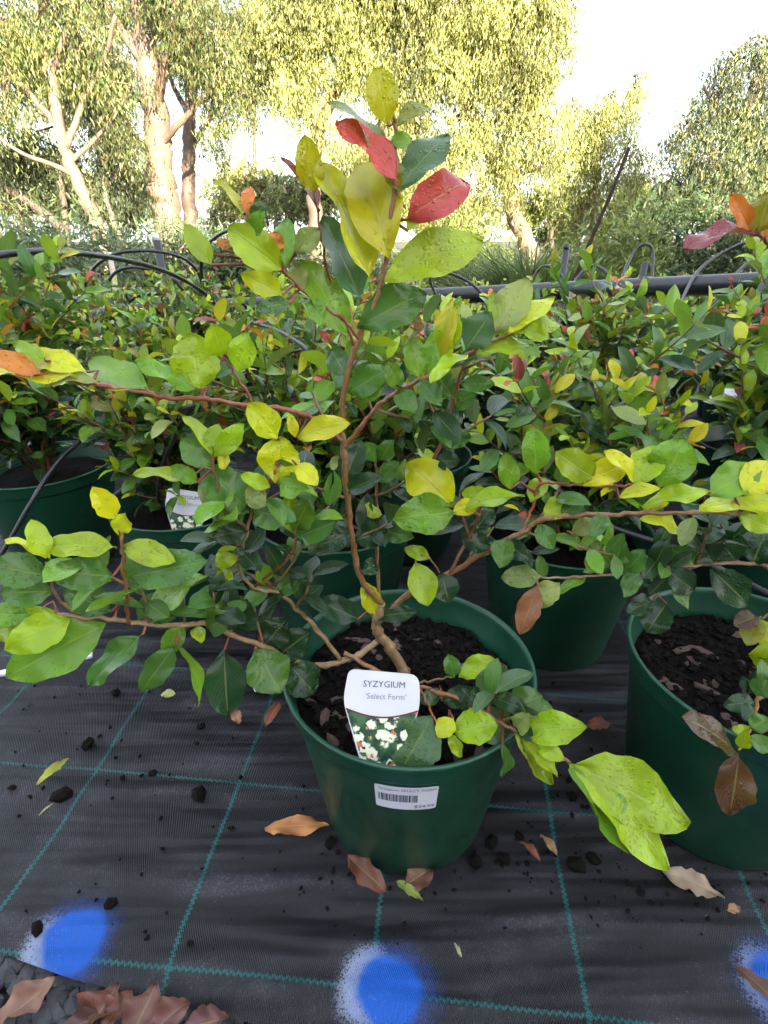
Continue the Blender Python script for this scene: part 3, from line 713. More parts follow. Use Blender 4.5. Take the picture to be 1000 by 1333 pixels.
# picture of the flowers printed on the tags
m, nt, b, out = nodes_of('flower_print'); g = NG(nt)
tc = g.n('ShaderNodeTexCoord').outputs['Object']
vo = g.n('ShaderNodeTexVoronoi'); vo.inputs['Scale'].default_value = 95; g.link(tc, vo.inputs['Vector'])
n1 = g.noise(tc, 170, 4, .65); n2 = g.noise(tc, 60, 3, .6)
c = g.mix(g.ramp(n2.outputs[0], .42, .58), (.012, .05, .03), (.05, .13, .05))
flower = g.ramp(g.math('ADD', n1.outputs[0], g.math('SUBTRACT', .52, vo.outputs['Distance'])), .46, .56)
c = g.mix(flower, c, (.74, .74, .56))
bud = g.ramp(g.noise(tc, 120, 2, .5).outputs[0], .62, .66); c = g.mix(bud, c, (.55, .16, .07))
c = g.mix(g.ramp(g.noise(tc, 150, 2, .5).outputs[0], .66, .70), c, (.01, .012, .01))
g.put(b.inputs['Base Color'], c); b.inputs['Roughness'].default_value = .3
M_print = m
def round_poly(pts, r, n=5):
    out = []
    for i, p in enumerate(pts):
        p = Vector((*p, 0)); a = Vector((*pts[i-1], 0)); c_ = Vector((*pts[(i+1) % len(pts)], 0))
        rr = r[i] if hasattr(r, '__len__') else r
        p0 = p+(a-p).normalized()*rr; p1 = p+(c_-p).normalized()*rr
        for k in range(n+1):
            t = k/n; out.append(((1-t)**2)*p0+2*t*(1-t)*p+t*t*p1)
    return out
def plate(poly, z0, z1):
    n = len(poly); v = [(p.x, p.y, z0) for p in poly]+[(p.x, p.y, z1) for p in poly]
    f = [tuple(range(n-1, -1, -1)), tuple(range(n, 2*n))]+[(i, (i+1) % n, n+(i+1) % n, n+i) for i in range(n)]
    return v, f
def plant_tag(M, label, lettered=True):
    root = empty('plant_tag'); root.matrix_world = M
    tag(root, label, 'plant tag', 'printed plant tags')
    v, f = plate(round_poly([(-.012, -.014), (.012, -.014), (.018, -.002), (.037, .052), (.034, .082), (-.034, .085), (-.038, .055), (-.018, -.002)], [.002, .002, .004, .012, .010, .007, .01, .004]), -.0004, .0004)
    obj('tag_plate', mesh('tag_plate', v, f, False), M_white, root)
    top = [(x_, .050-.010*math.cos(x_/.037*1.35)) for x_ in [-.0355+.071*i/12 for i in range(13)]]
    poly = [Vector((x_, y_, 0)) for x_, y_ in [(-.0145, -.006), (.0145, -.006)]]+[Vector((x_*.97, y_, 0)) for x_, y_ in reversed(top)]
    v, f = plate(poly, .0005, .0008)
    obj('flower_picture', mesh('flower_picture', v, f, False), M_print, root)
    vv_ = []; 
    for x_, y_ in top: vv_ += [(x_*.97, y_-.0003, .0010), (x_*.97, y_+.0013, .0010)]
    obj('red_border', mesh('red_border', vv_, [(2*i, 2*i+2, 2*i+3, 2*i+1) for i in range(12)], False), M_red_ink, root)
    me = text_mesh('SYZYGIUM', .0086); obj('lettering', me, M_ink, root, Matrix.Translation((.001, .0715, .0008)))
    me = text_mesh("'Select Form'", .0076); obj('lettering', me, M_grey_ink, root, Matrix.Translation((.003, .0600, .0008)))
    return root
def tag_pose(base, tilt, yaw, roll=0.0):
    # plate normal towards the viewer, leaning back by tilt
    return Matrix.Translation(base) @ Matrix.Rotation(yaw, 4, 'Z') @ Matrix.Rotation(math.pi/2-tilt, 4, 'X') @ Matrix.Rotation(roll, 4, 'Z')
plant_tag(tag_pose(at(494, 990, .352), R(30), R(4), R(-5)), 'printed plant tag with flower picture stuck in the soil above the price sticker')

# ------------------------------------------------------------------ shrubs for the rows behind
def gen_shrub(rn, nst, hgt, spr, ls, young=.35, nside=3, warm=.4):
    """stems [(points, r0, r1)], leaves [(base, dir, normal, length, colour key)] around a pot centre, z from the soil"""
    stems, lv = [], []
    def shoot(p, d, ln, r, top, depth=0):
        n = max(4, int(ln/.021)); pts = [p.copy()]
        for k in range(n):
            d = (d+Vector((rn.uniform(-.14, .14), rn.uniform(-.14, .14), .10 if depth == 0 else .07))).normalized(); p = p+d*ln/n; pts.append(p.copy())
        stems.append((pts, r, r*.4))
        tipc = rn.random()
        for k in range(1, n+1):
            t = k/n
            if depth == 0 and t < .12: continue
            a = (pts[k]-pts[k-1]).normalized(); sd = a.orthogonal().normalized(); sd.rotate(Matrix.Rotation(k*1.57+rn.uniform(-.4, .4), 3, a))
            for s_ in (1, -1):
                if rn.random() < .10: continue
                up = .25+.9*t
                ld = (a*up+sd*s_+Vector((0, 0, rn.uniform(-.35, .15)))).normalized()
                nn = (Vector((0, 0, 1))+Vector((rn.uniform(-.6, .6), rn.uniform(-.8, .3), 0)))
                L = ls*rn.uniform(.75, 1.2)*(1-.35*max(0, t-.8)/.2)
                zrel = pts[k].z/hgt
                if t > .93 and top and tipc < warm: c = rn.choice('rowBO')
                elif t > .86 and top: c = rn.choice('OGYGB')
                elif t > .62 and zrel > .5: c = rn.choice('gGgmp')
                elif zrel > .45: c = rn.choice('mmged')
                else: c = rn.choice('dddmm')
                lv.append((pts[k], ld, nn, L, c))
            if depth < 1 and rn.random() < nside/n*1.5 and t > .2:
                shoot(pts[k], (a*.5+sd*rn.choice((1, -1))+Vector((0, 0, .25))).normalized(), ln*rn.uniform(.28, .5), r*.6, top, depth+1)
    for i in range(nst):
        q = 2*math.pi*(i+rn.uniform(-.3, .3))/nst; tl = rn.uniform(.25, 1.0)*spr
        d = Vector((math.cos(q)*tl, math.sin(q)*tl, 1)).normalized()
        shoot(Vector((math.cos(q)*.006, math.sin(q)*.006, -.008)), d, hgt*rn.uniform(.75, 1.1), .0034, True)
    return stems, lv
SOILZ = .198
def joined_leaves(name, lv, rn, nsub=1):
    """many leaves as one mesh with colour per leaf"""
    src = [(np.array([q.co[:] for q in me.vertices]), [tuple(p.vertices) for p in me.polygons], np.array([[0., 0.]]*len(me.vertices))) for me in FAR_SET]
    V, Fc, C_, U = [], [], [], []; n = 0
    for (p, ld, nn, L, c) in lv:
        k = rn.randrange(len(src)); sv, sf, _ = src[k]
        Mx = np.array(frame(p, ld, nn) @ Matrix.Scale(L, 4))
        V.append(sv @ Mx[:3, :3].T+Mx[:3, 3]); Fc += [tuple(i+n for i in q) for q in sf]; n += len(sv)
        C_.append(np.tile(np.array(shade(PAL[c], rn, .2)), (len(sv), 1))); U.append(FAR_UV[k])
    me = mesh(name, np.vstack(V), Fc, True, np.vstack(U), np.vstack(C_)); me.materials.append(M_leafcol); return me
FAR_SET = [leaf_mesh('far_leaf', 1.0, rng.uniform(.42, .54), rng.uniform(.1, .5), rng.uniform(.2, 1.2), rng.uniform(-.4, .4), 0, 4, 2, .1) for k in range(5)]
FAR_UV = [np.array([(i/4, j/2) for i in range(5) for j in range(3)]) for k in range(5)]
def make_shrub(rn, loc, rz, nst, hgt, spr, ls, near=True, budget=260, nside=3, warm=.4):
    root, p, s_ = potted(loc, rz, near)
    stems, lv = gen_shrub(rn, nst, hgt, spr, ls, nside=nside, warm=warm)
    for pts, r0, r1 in stems:
        k = len(pts); v, f = tube([q+Vector((0, 0, SOILZ)) for q in pts], [r0+(r1-r0)*i/(k-1) for i in range(k)], 5)
        obj('stem', mesh('stem', v, f), M_stem, root, color=STEMC[rn.choice(['wood', 'young', 'brown'])])
    rn.shuffle(lv)
    off = Vector((0, 0, SOILZ))
    lv = [(a+off, b_, c_, d_, e_) for a, b_, c_, d_, e_ in lv]
    lv.sort(key=lambda q: -q[0].z)
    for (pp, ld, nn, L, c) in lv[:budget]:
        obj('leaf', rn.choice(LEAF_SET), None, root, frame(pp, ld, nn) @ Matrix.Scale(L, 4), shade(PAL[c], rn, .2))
    if len(lv) > budget:
        o = obj('inner_leaves', joined_leaves('inner_leaves', lv[budget:], rn), None, root); o['kind'] = 'stuff'
    return root
def copy_tree(o, parent=None, rn=None):
    c = o.copy(); COL.objects.link(c); c.parent = parent
    if rn is not None and o.name.startswith('leaf'):
        k = rn.uniform(.8, 1.2); c.color = (min(1, o.color[0]*k*rn.uniform(.85, 1.15)), min(1, o.color[1]*k), o.color[2]*k, 1)
    for ch in o.children: copy_tree(ch, c, rn)
    return c
GRP = 'green potted shrubs on the weed mat'

# right neighbour: its pot stands beside the main one, most of its crown is out of frame
right, right_pot, right_soil = potted(Vector((.425, .468, .006)))
tag(right, 'shrub with brown drooping leaves in the pot right beside the stickered pot', 'potted plant', GRP)
dress_soil(right_soil, random.Random(8), 40, 800)
Q = Plant(right, (1002, 860))
Q.branch([(1000, 872, .470), (1004, 820, .475), (1012, 760, .48), (1020, 700, .48), (1025, 600, .475), (1030, 480, .47), (1035, 400, .465), (1010, 330, .45), (985, 302, .445)], .006, .0018, 'wood', 'trunk')
Q.branch([(1010, 765, .478), (1000, 738, .475), (960, 733, .47), (905, 736, .465), (850, 742, .46), (800, 748, .452), (755, 751, .446), (706, 752, .44)], .0034, .0014, (.22, .11, .06))
Q.branch([(905, 736, .465), (880, 750, .46), (860, 765, .455), (850, 785, .45)], .0018, .001, 'wood')
Q.branch([(1004, 830, .465), (990, 870, .42), (985, 920, .365), (975, 955, .328), (962, 976, .306)], .0028, .0012, (.30, .12, .03))
Q.branch([(1012, 780, .476), (1000, 800, .46), (988, 805, .45)], .0018, .001, 'wood')
for a in [(705, 750, 652, 752, 27, 'p', .4), (728, 758, 694, 789, 28, 'p', .8), (764, 751, 722, 774, 13, 'g'), (785, 748, 770, 712, 24, 'p'), (800, 747, 812, 700, 26, 'm'), (868, 786, 842, 824, 35, 'd'), (866, 742, 904, 769, 30, 'd'), (926, 741, 974, 787, 38, 'd'),
          (830, 745, 812, 778, 22, 'm'), (850, 745, 820, 765, 20, 'd'), (815, 745, 840, 715, 24, 'm'), (870, 748, 896, 795, 16, 'm'), (850, 782, 815, 798, 24, 'd'), (905, 735, 870, 712, 26, 'm'), (850, 742, 872, 700, 24, 'd'), (960, 733, 925, 690, 40, 'd'), (980, 735, 1000, 690, 42, 'd'), (930, 735, 900, 690, 36, 'd'),
          (987, 804, 972, 841, 25, 'B'), (986, 802, 955, 815, 22, 'n'), (990, 806, 1005, 850, 24, 'O'), (990, 870, 1005, 835, 26, 'G'), (985, 915, 940, 918, 22, 'd'), (985, 925, 968, 938, 24, 'd'), (984, 905, 1000, 885, 24, 'm'), (988, 895, 965, 880, 30, 'd'), (975, 955, 952, 946, 14, 'G'), (972, 960, 1004, 975, 20, 'm'), (976, 948, 1002, 935, 22, 'm'), (965, 975, 972, 950, 16, 'G'),
          (985, 303, 888, 326, 15, 'w', .6), (975, 301, 951, 252, 19, 'o', .4), (986, 304, 1004, 248, 38, 'B', .3), (990, 310, 1010, 280, 30, 'o'), (1010, 330, 1040, 300, 40, 'g'),
          (1030, 480, 985, 450, 40, 'g'), (1028, 520, 1070, 480, 50, 'm'), (1022, 650, 1080, 600, 50, 'm'), (1026, 600, 985, 570, 30, 'm')]:
    Q.leaf(*a[:6], curl=a[6] if len(a) > 6 else None)
Q.leaf(958, 979, 887, 933, 27, 'n', curl=.3, lab='brown wilted leaf over the pot rim'); Q.leaf(962, 982, 950, 1061, 39, 'n', curl=.3, lab='brown wilted leaf hanging in front of the pot')
Q.leaf(700, 762, 677, 826, 27, 'D', curl=.3, lab='dead orange-brown leaf hanging at the branch end')
rn = random.Random(3)
for (px, py, ang, ln, nl, cols, sz) in [(1018, 700, .4, .08, 8, 'dmm', .05), (1012, 760, .2, .08, 8, 'ddm', .05), (1026, 590, .6, .09, 8, 'dmg', .05), (1004, 820, .1, .07, 8, 'ddm', .05), (985, 910, .2, .05, 7, 'dmm', .04), (1030, 480, .7, .08, 8, 'mgG', .05), (880, 750, 2.4, .04, 6, 'dm', .036), (810, 748, 2.2, .04, 6, 'mg', .034), (905, 736, 1.7, .05, 7, 'dd', .04), (960, 733, 1.9, .06, 7, 'dd', .046)]:
    Q.sprig(px, py, ang, ln, nl, cols, rn, sz)

# rows behind
spots = [  # x, y, height, spread, leaf, label (None: look-alike)
 (-.085, .835, .29, .75, .046, 'leafy shrub in the pot half hidden behind the stickered pot'),
 (.300, .79, .27, .8, .044, 'shrub in the dark green pot standing behind and between the two front pots'),
 (.700, .86, .34, .7, .050, 'dark leaved shrub behind the pot with the brown drooping leaves'),
 (-.725, 1.07, .34, .75, .050, 'shrub with maroon lower leaves in the pot at the end of its row'),
 (-.365, .905, .25, .75, .044, 'shrub in the green pot that holds the second printed tag'),
 (.055, 1.13, .28, .8, .046, 'dark leafy shrub in the third row, straight behind the leader stem'), (.46, 1.16, .31, .75, .046, 'shrub with long coppery shoots crossed by the straight drip tube'), (.88, 1.20, .33, .7, .05, 'shrub with orange tips under the red-leaved shoot')]
rn = random.Random(11)
shr = []
for (x, y, h, sp, ls, lab) in spots:
    o = make_shrub(rn, Vector((x, y, .006)), rn.uniform(0, 6.28), 11, h*1.05, sp*1.15, ls*1.02, True, 285, 6, .5)
    tag(o, lab, 'potted plant', GRP)
    shr.append(o)
protos = []
k = 0
ROWLAB = ['copper-tipped shrub in the fourth row, directly behind the shrubs around the second tag', 'copper-tipped shrub in the fifth row, just in front of the pipe', 'pink-tipped shrub standing under the thick pipe', 'small leafy shrub in the last row beyond the pipe']
row = -1
for Y, xs_ in ((1.48, [-1.02, -.62, -.22, .25, .66, 1.06, 1.44]), (1.84, [-1.28, -.86, -.44, -.03, .40, .82, 1.24, 1.62]), (2.20, [-1.55, -1.12, -.7, -.28, .15, .56, .98, 1.40, 1.80]), (2.56, [-1.8, -1.36, -.92, -.48, -.05, .45, .9, 1.35, 1.8])):
    row += 1
    for x in xs_:
        if len(protos) < 5:
            o = make_shrub(rn, Vector((0, 0, .006)), 0, 11, rn.uniform(.235, .285), 1.05, rn.uniform(.039, .045), False, 210, 5, .55); protos.append(o)
        else: o = copy_tree(protos[k % 5], None, rn)
        k += 1
        o.location = (x+rn.uniform(-.04, .04), Y+rn.uniform(-.05, .05), .006); o.rotation_euler = (0, 0, rn.uniform(0, 6.28))
        tag(o, ROWLAB[row], 'potted plant', GRP)
# the second tag, in the pot behind on the left; a third lies on the mat
plant_tag(tag_pose(at(241, 702, .795), R(20), R(-6), R(-3)), 'printed plant tag in the green pot behind a thin black tube')
Mx = Matrix.Translation(ground(338, 893, .012)) @ Matrix.Rotation(R(-62), 4, 'Z') @ Matrix.Rotation(R(-4), 4, 'X') @ Matrix.Scale(.75, 4)
plant_tag(Mx, 'printed plant tag lying on the weed mat against the stickered pot')

plant_tag(Matrix.Translation(at(928, 522, 1.02)) @ Matrix.Rotation(R(-75), 4, 'Z') @ Matrix.Rotation(R(12), 4, 'X') @ Matrix.Scale(.9, 4), 'printed plant tag lying across leaves of the shrub under the straight drip tube')

# ------------------------------------------------------------------ irrigation: main pipe on stakes, thin drip tubes
pipe = empty('irrigation_pipe', (0, 2.0, 0)); tag(pipe, 'thick black irrigation pipe running across the bed behind the potted shrubs', 'pipe')
A_, B_ = at(1010, 367, 1.62), at(600, 384, 2.05); C_ = at(150, 404, 2.60)
ends = [A_+(A_-B_)*.9, A_, B_, C_, C_+(C_-B_)*.6]
line = [Vector(q) for q in smooth_line([tuple(e) for e in ends], 10)]
v, f = tube([p-pipe.location for p in line], .0275, 16); obj('pipe_run', mesh('pipe_run', v, f), M_bluepipe, pipe)
for t in (6, 14, 22, 30, 37):
    p = line[t]-pipe.location
    v, f = tube([(p.x, p.y+.03, -.03), (p.x, p.y+.03, p.z*.6), (p.x, p.y+.03, p.z+.07)], .011, 8); obj('stake', mesh('stake', v, f), M_black, pipe)
    v, f = tube([(p.x-.012, p.y, p.z), (p.x+.012, p.y, p.z)], .031, 14); obj('clamp', mesh('clamp', v, f), M_black, pipe)
def drip(pts, r, label):
    P_ = [at(*p) for p in pts]
    W = [Vector(q) for q in smooth_line([tuple(p) for p in P_], 8)]
    v, f = tube(W, r, 8)
    o = obj('drip_tube', mesh('drip_tube', v, f), M_black); tag(o, label, 'tube', 'thin black drip tubes'); return o
drip([(-60, 345, 1.0), (0, 332, 1.05), (60, 327, 1.15), (130, 333, 1.3), (190, 345, 1.5), (235, 362, 1.75), (270, 385, 2.0), (290, 410, 2.2)], .0062, 'long thick drip tube arching over the shrubs at the end of the bed')
drip([(106, 412, 2.45), (108, 385, 2.42), (118, 355, 2.35), (140, 335, 2.3), (170, 327, 2.3), (210, 328, 2.35), (245, 340, 2.45), (262, 365, 2.5), (262, 400, 2.55)], .0065, 'tall drip tube hoop standing before the trunks')
drip([(131, 405, 2.3), (136, 378, 2.28), (150, 355, 2.25), (172, 348, 2.25), (200, 352, 2.25), (225, 362, 2.2), (240, 380, 2.2)], .006, 'low drip tube hoop nested inside the taller hoop')
drip([(160, 405, 2.3), (172, 390, 2.25), (190, 383, 2.2), (220, 384, 2.2), (250, 395, 2.2)], .006, 'flat drip tube loop just above the pipe')
drip([(268, 385, 2.3), (262, 352, 2.25), (266, 325, 2.2), (285, 306, 2.15), (305, 300, 2.1), (330, 310, 2.1), (345, 340, 2.1), (350, 380, 2.15)], .006, 'drip tube hoop behind the orange-tipped shoot')
drip([(575, 400, 2.0), (560, 362, 2.0), (580, 355, 1.98), (612, 368, 1.95), (640, 395, 1.9)], .005, 'drip tube loop above the pipe by the leader')
drip([(690, 400, 2.1), (692, 370, 2.1), (705, 348, 2.1), (725, 352, 2.05), (745, 385, 2.0), (752, 415, 1.95)], .0055, 'drip tube bow rising behind pink shoots')
drip([(716, 470, 1.6), (728, 420, 1.75), (745, 372, 1.95), (768, 347, 2.0), (790, 355, 1.95), (806, 385, 1.85), (830, 420, 1.7), (838, 450, 1.6)], .0055, 'drip tube bow with long legs crossing the pipe')
drip([(795, 400, 2.0), (808, 365, 2.1), (824, 330, 2.2), (840, 318, 2.2), (850, 328, 2.2), (848, 370, 2.1), (846, 400, 2.05)], .0055, 'narrow tall drip tube bow before the grassy clump')
drip([(875, 420, 1.5), (905, 358, 1.7), (940, 330, 1.75), (985, 313, 1.7), (1040, 318, 1.6)], .005, 'drip tube rising to the red-leaved shoot')
drip([(900, 420, 1.55), (940, 385, 1.7), (970, 345, 1.8), (1010, 335, 1.8), (1060, 345, 1.75)], .005, 'drip tube crossing behind the pipe near the red-leaved shoot')
drip([(805, 470, 1.35), (822, 478, 1.33), (865, 466, 1.28), (920, 447, 1.2), (1000, 419, 1.08), (1060, 398, 1.0)], .0045, 'straight drip tube stretched low over the copper-tipped shrubs')
drip([(860, 445, 1.6), (890, 462, 1.5), (925, 480, 1.45), (950, 497, 1.4), (965, 520, 1.35), (970, 560, 1.3)], .005, 'drip tube bending down into the shrubs under the straight one')
drip([(650, 545, 1.05), (690, 556, 1.0), (740, 566, .95), (790, 585, .9)], .0045, 'drip tube lying through the shrubs under the copper tips')
drip([(690, 610, .74), (730, 640, .70), (775, 676, .66), (830, 698, .62), (890, 718, .58), (950, 748, .53), (1010, 778, .49), (1060, 800, .46)], .0042, 'glossy drip tube slanting over the two right hand pots')
drip([(120, 560, 1.0), (75, 602, .96), (40, 655, .90), (8, 712, .86), (-30, 770, .83)], .004, 'drip tube hanging down beside the end pot')
drip([(252, 528, .78), (232, 560, .80), (212, 605, .83), (206, 640, .84), (212, 656, .85), (245, 658, .85), (290, 657, .85), (330, 650, .86)], .0038, 'drip tube bent across the second printed tag')
drip([(150, 565, .95), (190, 548, .85), (235, 533, .78), (252, 528, .77)], .0038, 'drip tube running under the long left branch')
drip([(330, 420, 1.3), (365, 432, 1.2), (400, 455, 1.1), (420, 480, 1.05)], .004, 'short drip tube behind the leader stem')
drip([(335, 470, 1.2), (380, 458, 1.25), (430, 446, 1.35)], .004, 'drip tube rising behind the leader stem')
# posts behind the bed
for (px, y0, y1, Y, r, nm, mt, lab, cat) in [(203, 306, 420, 2.7, .018, 'black_stake', M_black, 'short black stake with a white cap among the drip hoops', 'stake'), (738, 318, 420, 2.3, .013, 'black_stake', M_black, 'short black stake behind the pink shoots', 'stake')]:
    top = at(px, y0, Y); root = empty(nm, (top.x, top.y, -.03)); tag(root, lab, cat)
    v, f = tube([(0, 0, 0), (.002, 0, top.z*.5), (0, 0, top.z+.01)], r, 10); obj('post', mesh('post', v, f), mt, root)
    v, f = tube([(0, 0, top.z+.011), (0, 0, top.z+.03)], r*.8, 10); obj('cap', mesh('cap', v, f), M_white if px < 300 else M_black, root)
# white leaning stick behind the hoops, dark leaning stake on the right
def stick(p0, p1, r, name, mat, label, cat):
    W = [p0.lerp(p1, i/6)+Vector((rng.uniform(-.3, .3), rng.uniform(-.3, .3), 0))*r for i in range(7)]
    v, f = tube(W, [r*(1.1-.3*i/6) for i in range(7)], 8); o = obj(name, mesh(name, v, f), mat); tag(o, label, cat); return o
a = at(158, 420, 3.0); stick(Vector((a.x, a.y, -.03)), at(142, 328, 3.0), .016, 'pale_stick', simple('pale_wood', (.45, .40, .32), .7, .3, 30), 'pale weathered stick leaning behind the drip hoops', 'stick')
p1 = at(820, 192, 3.3); p0 = at(775, 300, 3.3); dn = (p0-p1).normalized(); k_ = (p0.z+.03)/-dn.z
stick(p0+dn*k_, p1, .012, 'leaning_stake', simple('dark_stake', (.028, .018, .013), .8, .4, 40, spec=.2), 'thin dark stake leaning out of the grassy clump against the sky', 'stake')

# ------------------------------------------------------------------ litter on the mat
def litter(name, px, py, ang, L, W, col, label, cat, curl=.5, fold=.3, z=.012, grp='fallen leaves and bark on the mat', tilt=0.0):
    rn_ = random.Random(int(px*3+py))
    p = ground(px, py, 0); p.z = mat_z(p.x, p.y)+z
    me = leaf_mesh(name, L, W, fold, curl, rn_.uniform(-1.2, 1.2), rn_.uniform(.8, 1.8), 14, 8, jag=.10); me.materials.append(M_dead)
    d = Vector((math.cos(ang), math.sin(ang), tilt))
    o = obj(name, me, None, None, frame(p-d*L*.5, d, Vector((rn_.uniform(-.3, .3), -.2+rn_.uniform(-.2, .2), 1))), col); tag(o, label, cat, grp); return o
litter('fallen_leaf', 388, 1086, R(4), .078, .024, (.42, .17, .055), 'orange-brown gum leaf lying beside the stickered pot', 'leaf', .3, .2)
litter('fallen_leaf', 478, 1148, R(-40), .060, .024, (.13, .045, .025), 'curled dark brown leaf under the front of the stickered pot', 'leaf', .9, .5)
litter('fallen_leaf', 546, 1152, R(30), .045, .024, (.12, .05, .028), 'crumpled brown leaf beside the small green sliver', 'leaf', 1.0, .6)
litter('fallen_leaf', 533, 1170, R(-35), .036, .010, (.20, .26, .04), 'small yellow-green leaf sliver before the stickered pot', 'leaf', .9, .3)
litter('fallen_leaf', 73, 1013, R(62), .046, .012, (.30, .32, .03), 'narrow yellow-green leaf lying alone on the mat', 'leaf', .8, .3)
litter('fallen_leaf', 309, 942, R(-60), .034, .016, (.36, .17, .10), 'small tan leaf under the dark hanging leaf', 'leaf', .8, .4)
litter('fallen_leaf', 356, 938, R(75), .050, .016, (.25, .075, .045), 'thin red-brown curled leaf at the left of the stickered pot', 'leaf', 1.0, .5)
litter('fallen_leaf', 221, 912, R(10), .022, .014, (.42, .46, .16), 'pale green leaf fragment on a marker thread', 'leaf', .8, .4)
litter('fallen_leaf', 898, 1160, R(-28), .062, .022, (.34, .25, .17), 'long tan dead leaf under the pot with brown drooping leaves', 'leaf', .6, .3)
litter('fallen_leaf', 778, 950, R(5), .040, .018, (.20, .06, .04), 'red-brown leaf between the two front pots', 'leaf', .8, .4)
litter('fallen_leaf', 688, 1118, R(-50), .030, .010, (.26, .09, .05), 'small split brown leaf on bare mat', 'leaf', 1.0, .5)
litter('fallen_leaf', 712, 1110, R(-60), .028, .010, (.30, .17, .08), 'thin tan leaf curl on bare mat', 'leaf', 1.0, .5)
litter('fallen_leaf', 950, 1193, R(10), .016, .009, (.30, .16, .08), 'tiny tan leaf chip below the right pot', 'leaf', .6, .3)
litter('fallen_leaf', 988, 1305, R(-55), .055, .014, (.13, .06, .04), 'dark brown twig-like leaf across a blue paint mark', 'leaf', .8, .6)
litter('fallen_leaf', 595, 1248, R(-65), .014, .004, (.45, .46, .24), 'tiny pale sliver on the mat near the blue mark', 'leaf', .5, .3)
litter('fallen_leaf', 65, 1062, R(60), .020, .003, (.40, .38, .10), 'straw-thin yellow stalk on the mat', 'leaf', .5, .3)
# reddish dead leaves and bark on the gravel
for (px, py, ang, L, W, c, lab) in [(38, 1298, R(40), .062, .026, (.26, .14, .10), 'pale pink-brown leaf on the dark gravel'), (135, 1312, R(70), .05, .03, (.15, .055, .04), 'broad red-brown leaf on the gravel at the mat edge'), (160, 1305, R(60), .045, .025, (.18, .07, .05), 'copper leaf leaning on another leaf on the gravel'),
        (185, 1318, R(75), .05, .028, (.17, .075, .06), 'folded copper leaf on the gravel'), (225, 1325, R(40), .045, .026, (.15, .06, .05), 'red-brown leaf half under the mat edge'), (270, 1332, R(10), .045, .025, (.12, .05, .045), 'dark red leaf on the gravel below the mat'), (110, 1330, R(20), .04, .02, (.10, .045, .04), 'small dark copper leaf on gravel')]:
    rn_ = random.Random(int(px)); p = ground(px, py, .004)
    me = leaf_mesh('fallen_leaf', L*rn_.uniform(.7, 1.0), W*rn_.uniform(.8, 1.3), rn_.uniform(.2, 1.3), rn_.uniform(-1.2, 1.8), rn_.uniform(-1.6, 1.6), 2.6, 14, 8, jag=.07); me.materials.append(M_dead); d = Vector((math.cos(ang), math.sin(ang), .1))
    o = obj('fallen_leaf', me, None, None, frame(p-d*L*.5, d, Vector((rn_.uniform(-.4, .4), -.3, 1))), c); tag(o, lab, 'leaf', 'dead leaves on the gravel')
def place_on_mat(me, px, py, s_, flat=.5):
    p = ground(px, py, 0); p.z = mat_z(p.x, p.y)+s_*flat*.6
    return Matrix.Translation(p) @ Matrix.Rotation(rng.uniform(0, 6.28), 4, 'Z') @ Matrix.Scale(s_, 4)
for (px, py, s_) in [(84, 1040, .013), (258, 1040, .014), (145, 1182, .008), (52, 1213, .008), (262, 948, .008), (200, 1009, .007), (18, 1028, .006), (160, 1016, .005), (115, 972, .01), (150, 905, .010), (656, 1121, .009), (618, 1125, .009), (745, 1040, .008), (750, 1130, .012), (770, 1120, .009), (675, 1092, .008), (430, 1100, .008), (640, 1100, .010), (740, 1020, .006)]:
    o = obj('soil_clod', rng.choice(crumb_me), None, None, place_on_mat(None, px, py, s_)); tag(o, 'small dark clod of potting soil dropped on the weed mat', 'soil clod', 'soil clods on the mat')
mb = MB()
for k in range(330):
    if k < 120: px, py = rng.uniform(0, 1000), rng.uniform(880, 1240)
    else:
        c_ = rng.choice([(530, 1120, 130, 45), (770, 1130, 70, 45), (930, 1165, 90, 25), (120, 960, 120, 60), (720, 1000, 60, 90)]); px, py = rng.gauss(c_[0], c_[2]), rng.gauss(c_[1], c_[3])
    p = ground(px, py, 0)
    if p.y < edge_y(p.x)+.01 or p.y > 1.0: continue
    if (p-MAIN).xy.length < .102 or (p-right.location).xy.length < .102: continue
    me = rng.choice(crumb_me); Mx = place_on_mat(None, px, py, rng.uniform(.0010, .0038))
    mb.add([Mx @ q.co for q in me.vertices], [tuple(q.vertices) for q in me.polygons])
o = obj('soil_crumbs', mb.me('soil_crumbs', False), M_crumb); tag(o, 'fine crumbs of potting soil scattered over the weed mat', 'soil', kind='stuff')
# white plastic strip lying on the mat at the far left
a, b2 = ground(-40, 889, .006), ground(122, 856, .006); d = (b2-a); mb = MB()
mb.box((0, 0, 0), (d.length, .012, .006), Matrix.Rotation(math.atan2(d.y, d.x), 3, 'Z')); me = mb.me('plastic_strip', False)
o = obj('plastic_strip', me, M_white); o.location = (a+b2)/2+Vector((0, 0, .006)); tag(o, 'narrow white plastic strip lying flat on the mat beneath the large left leaf', 'strip')
bv = o.modifiers.new('bevel', 'BEVEL'); bv.width = .0015; bv.segments = 2

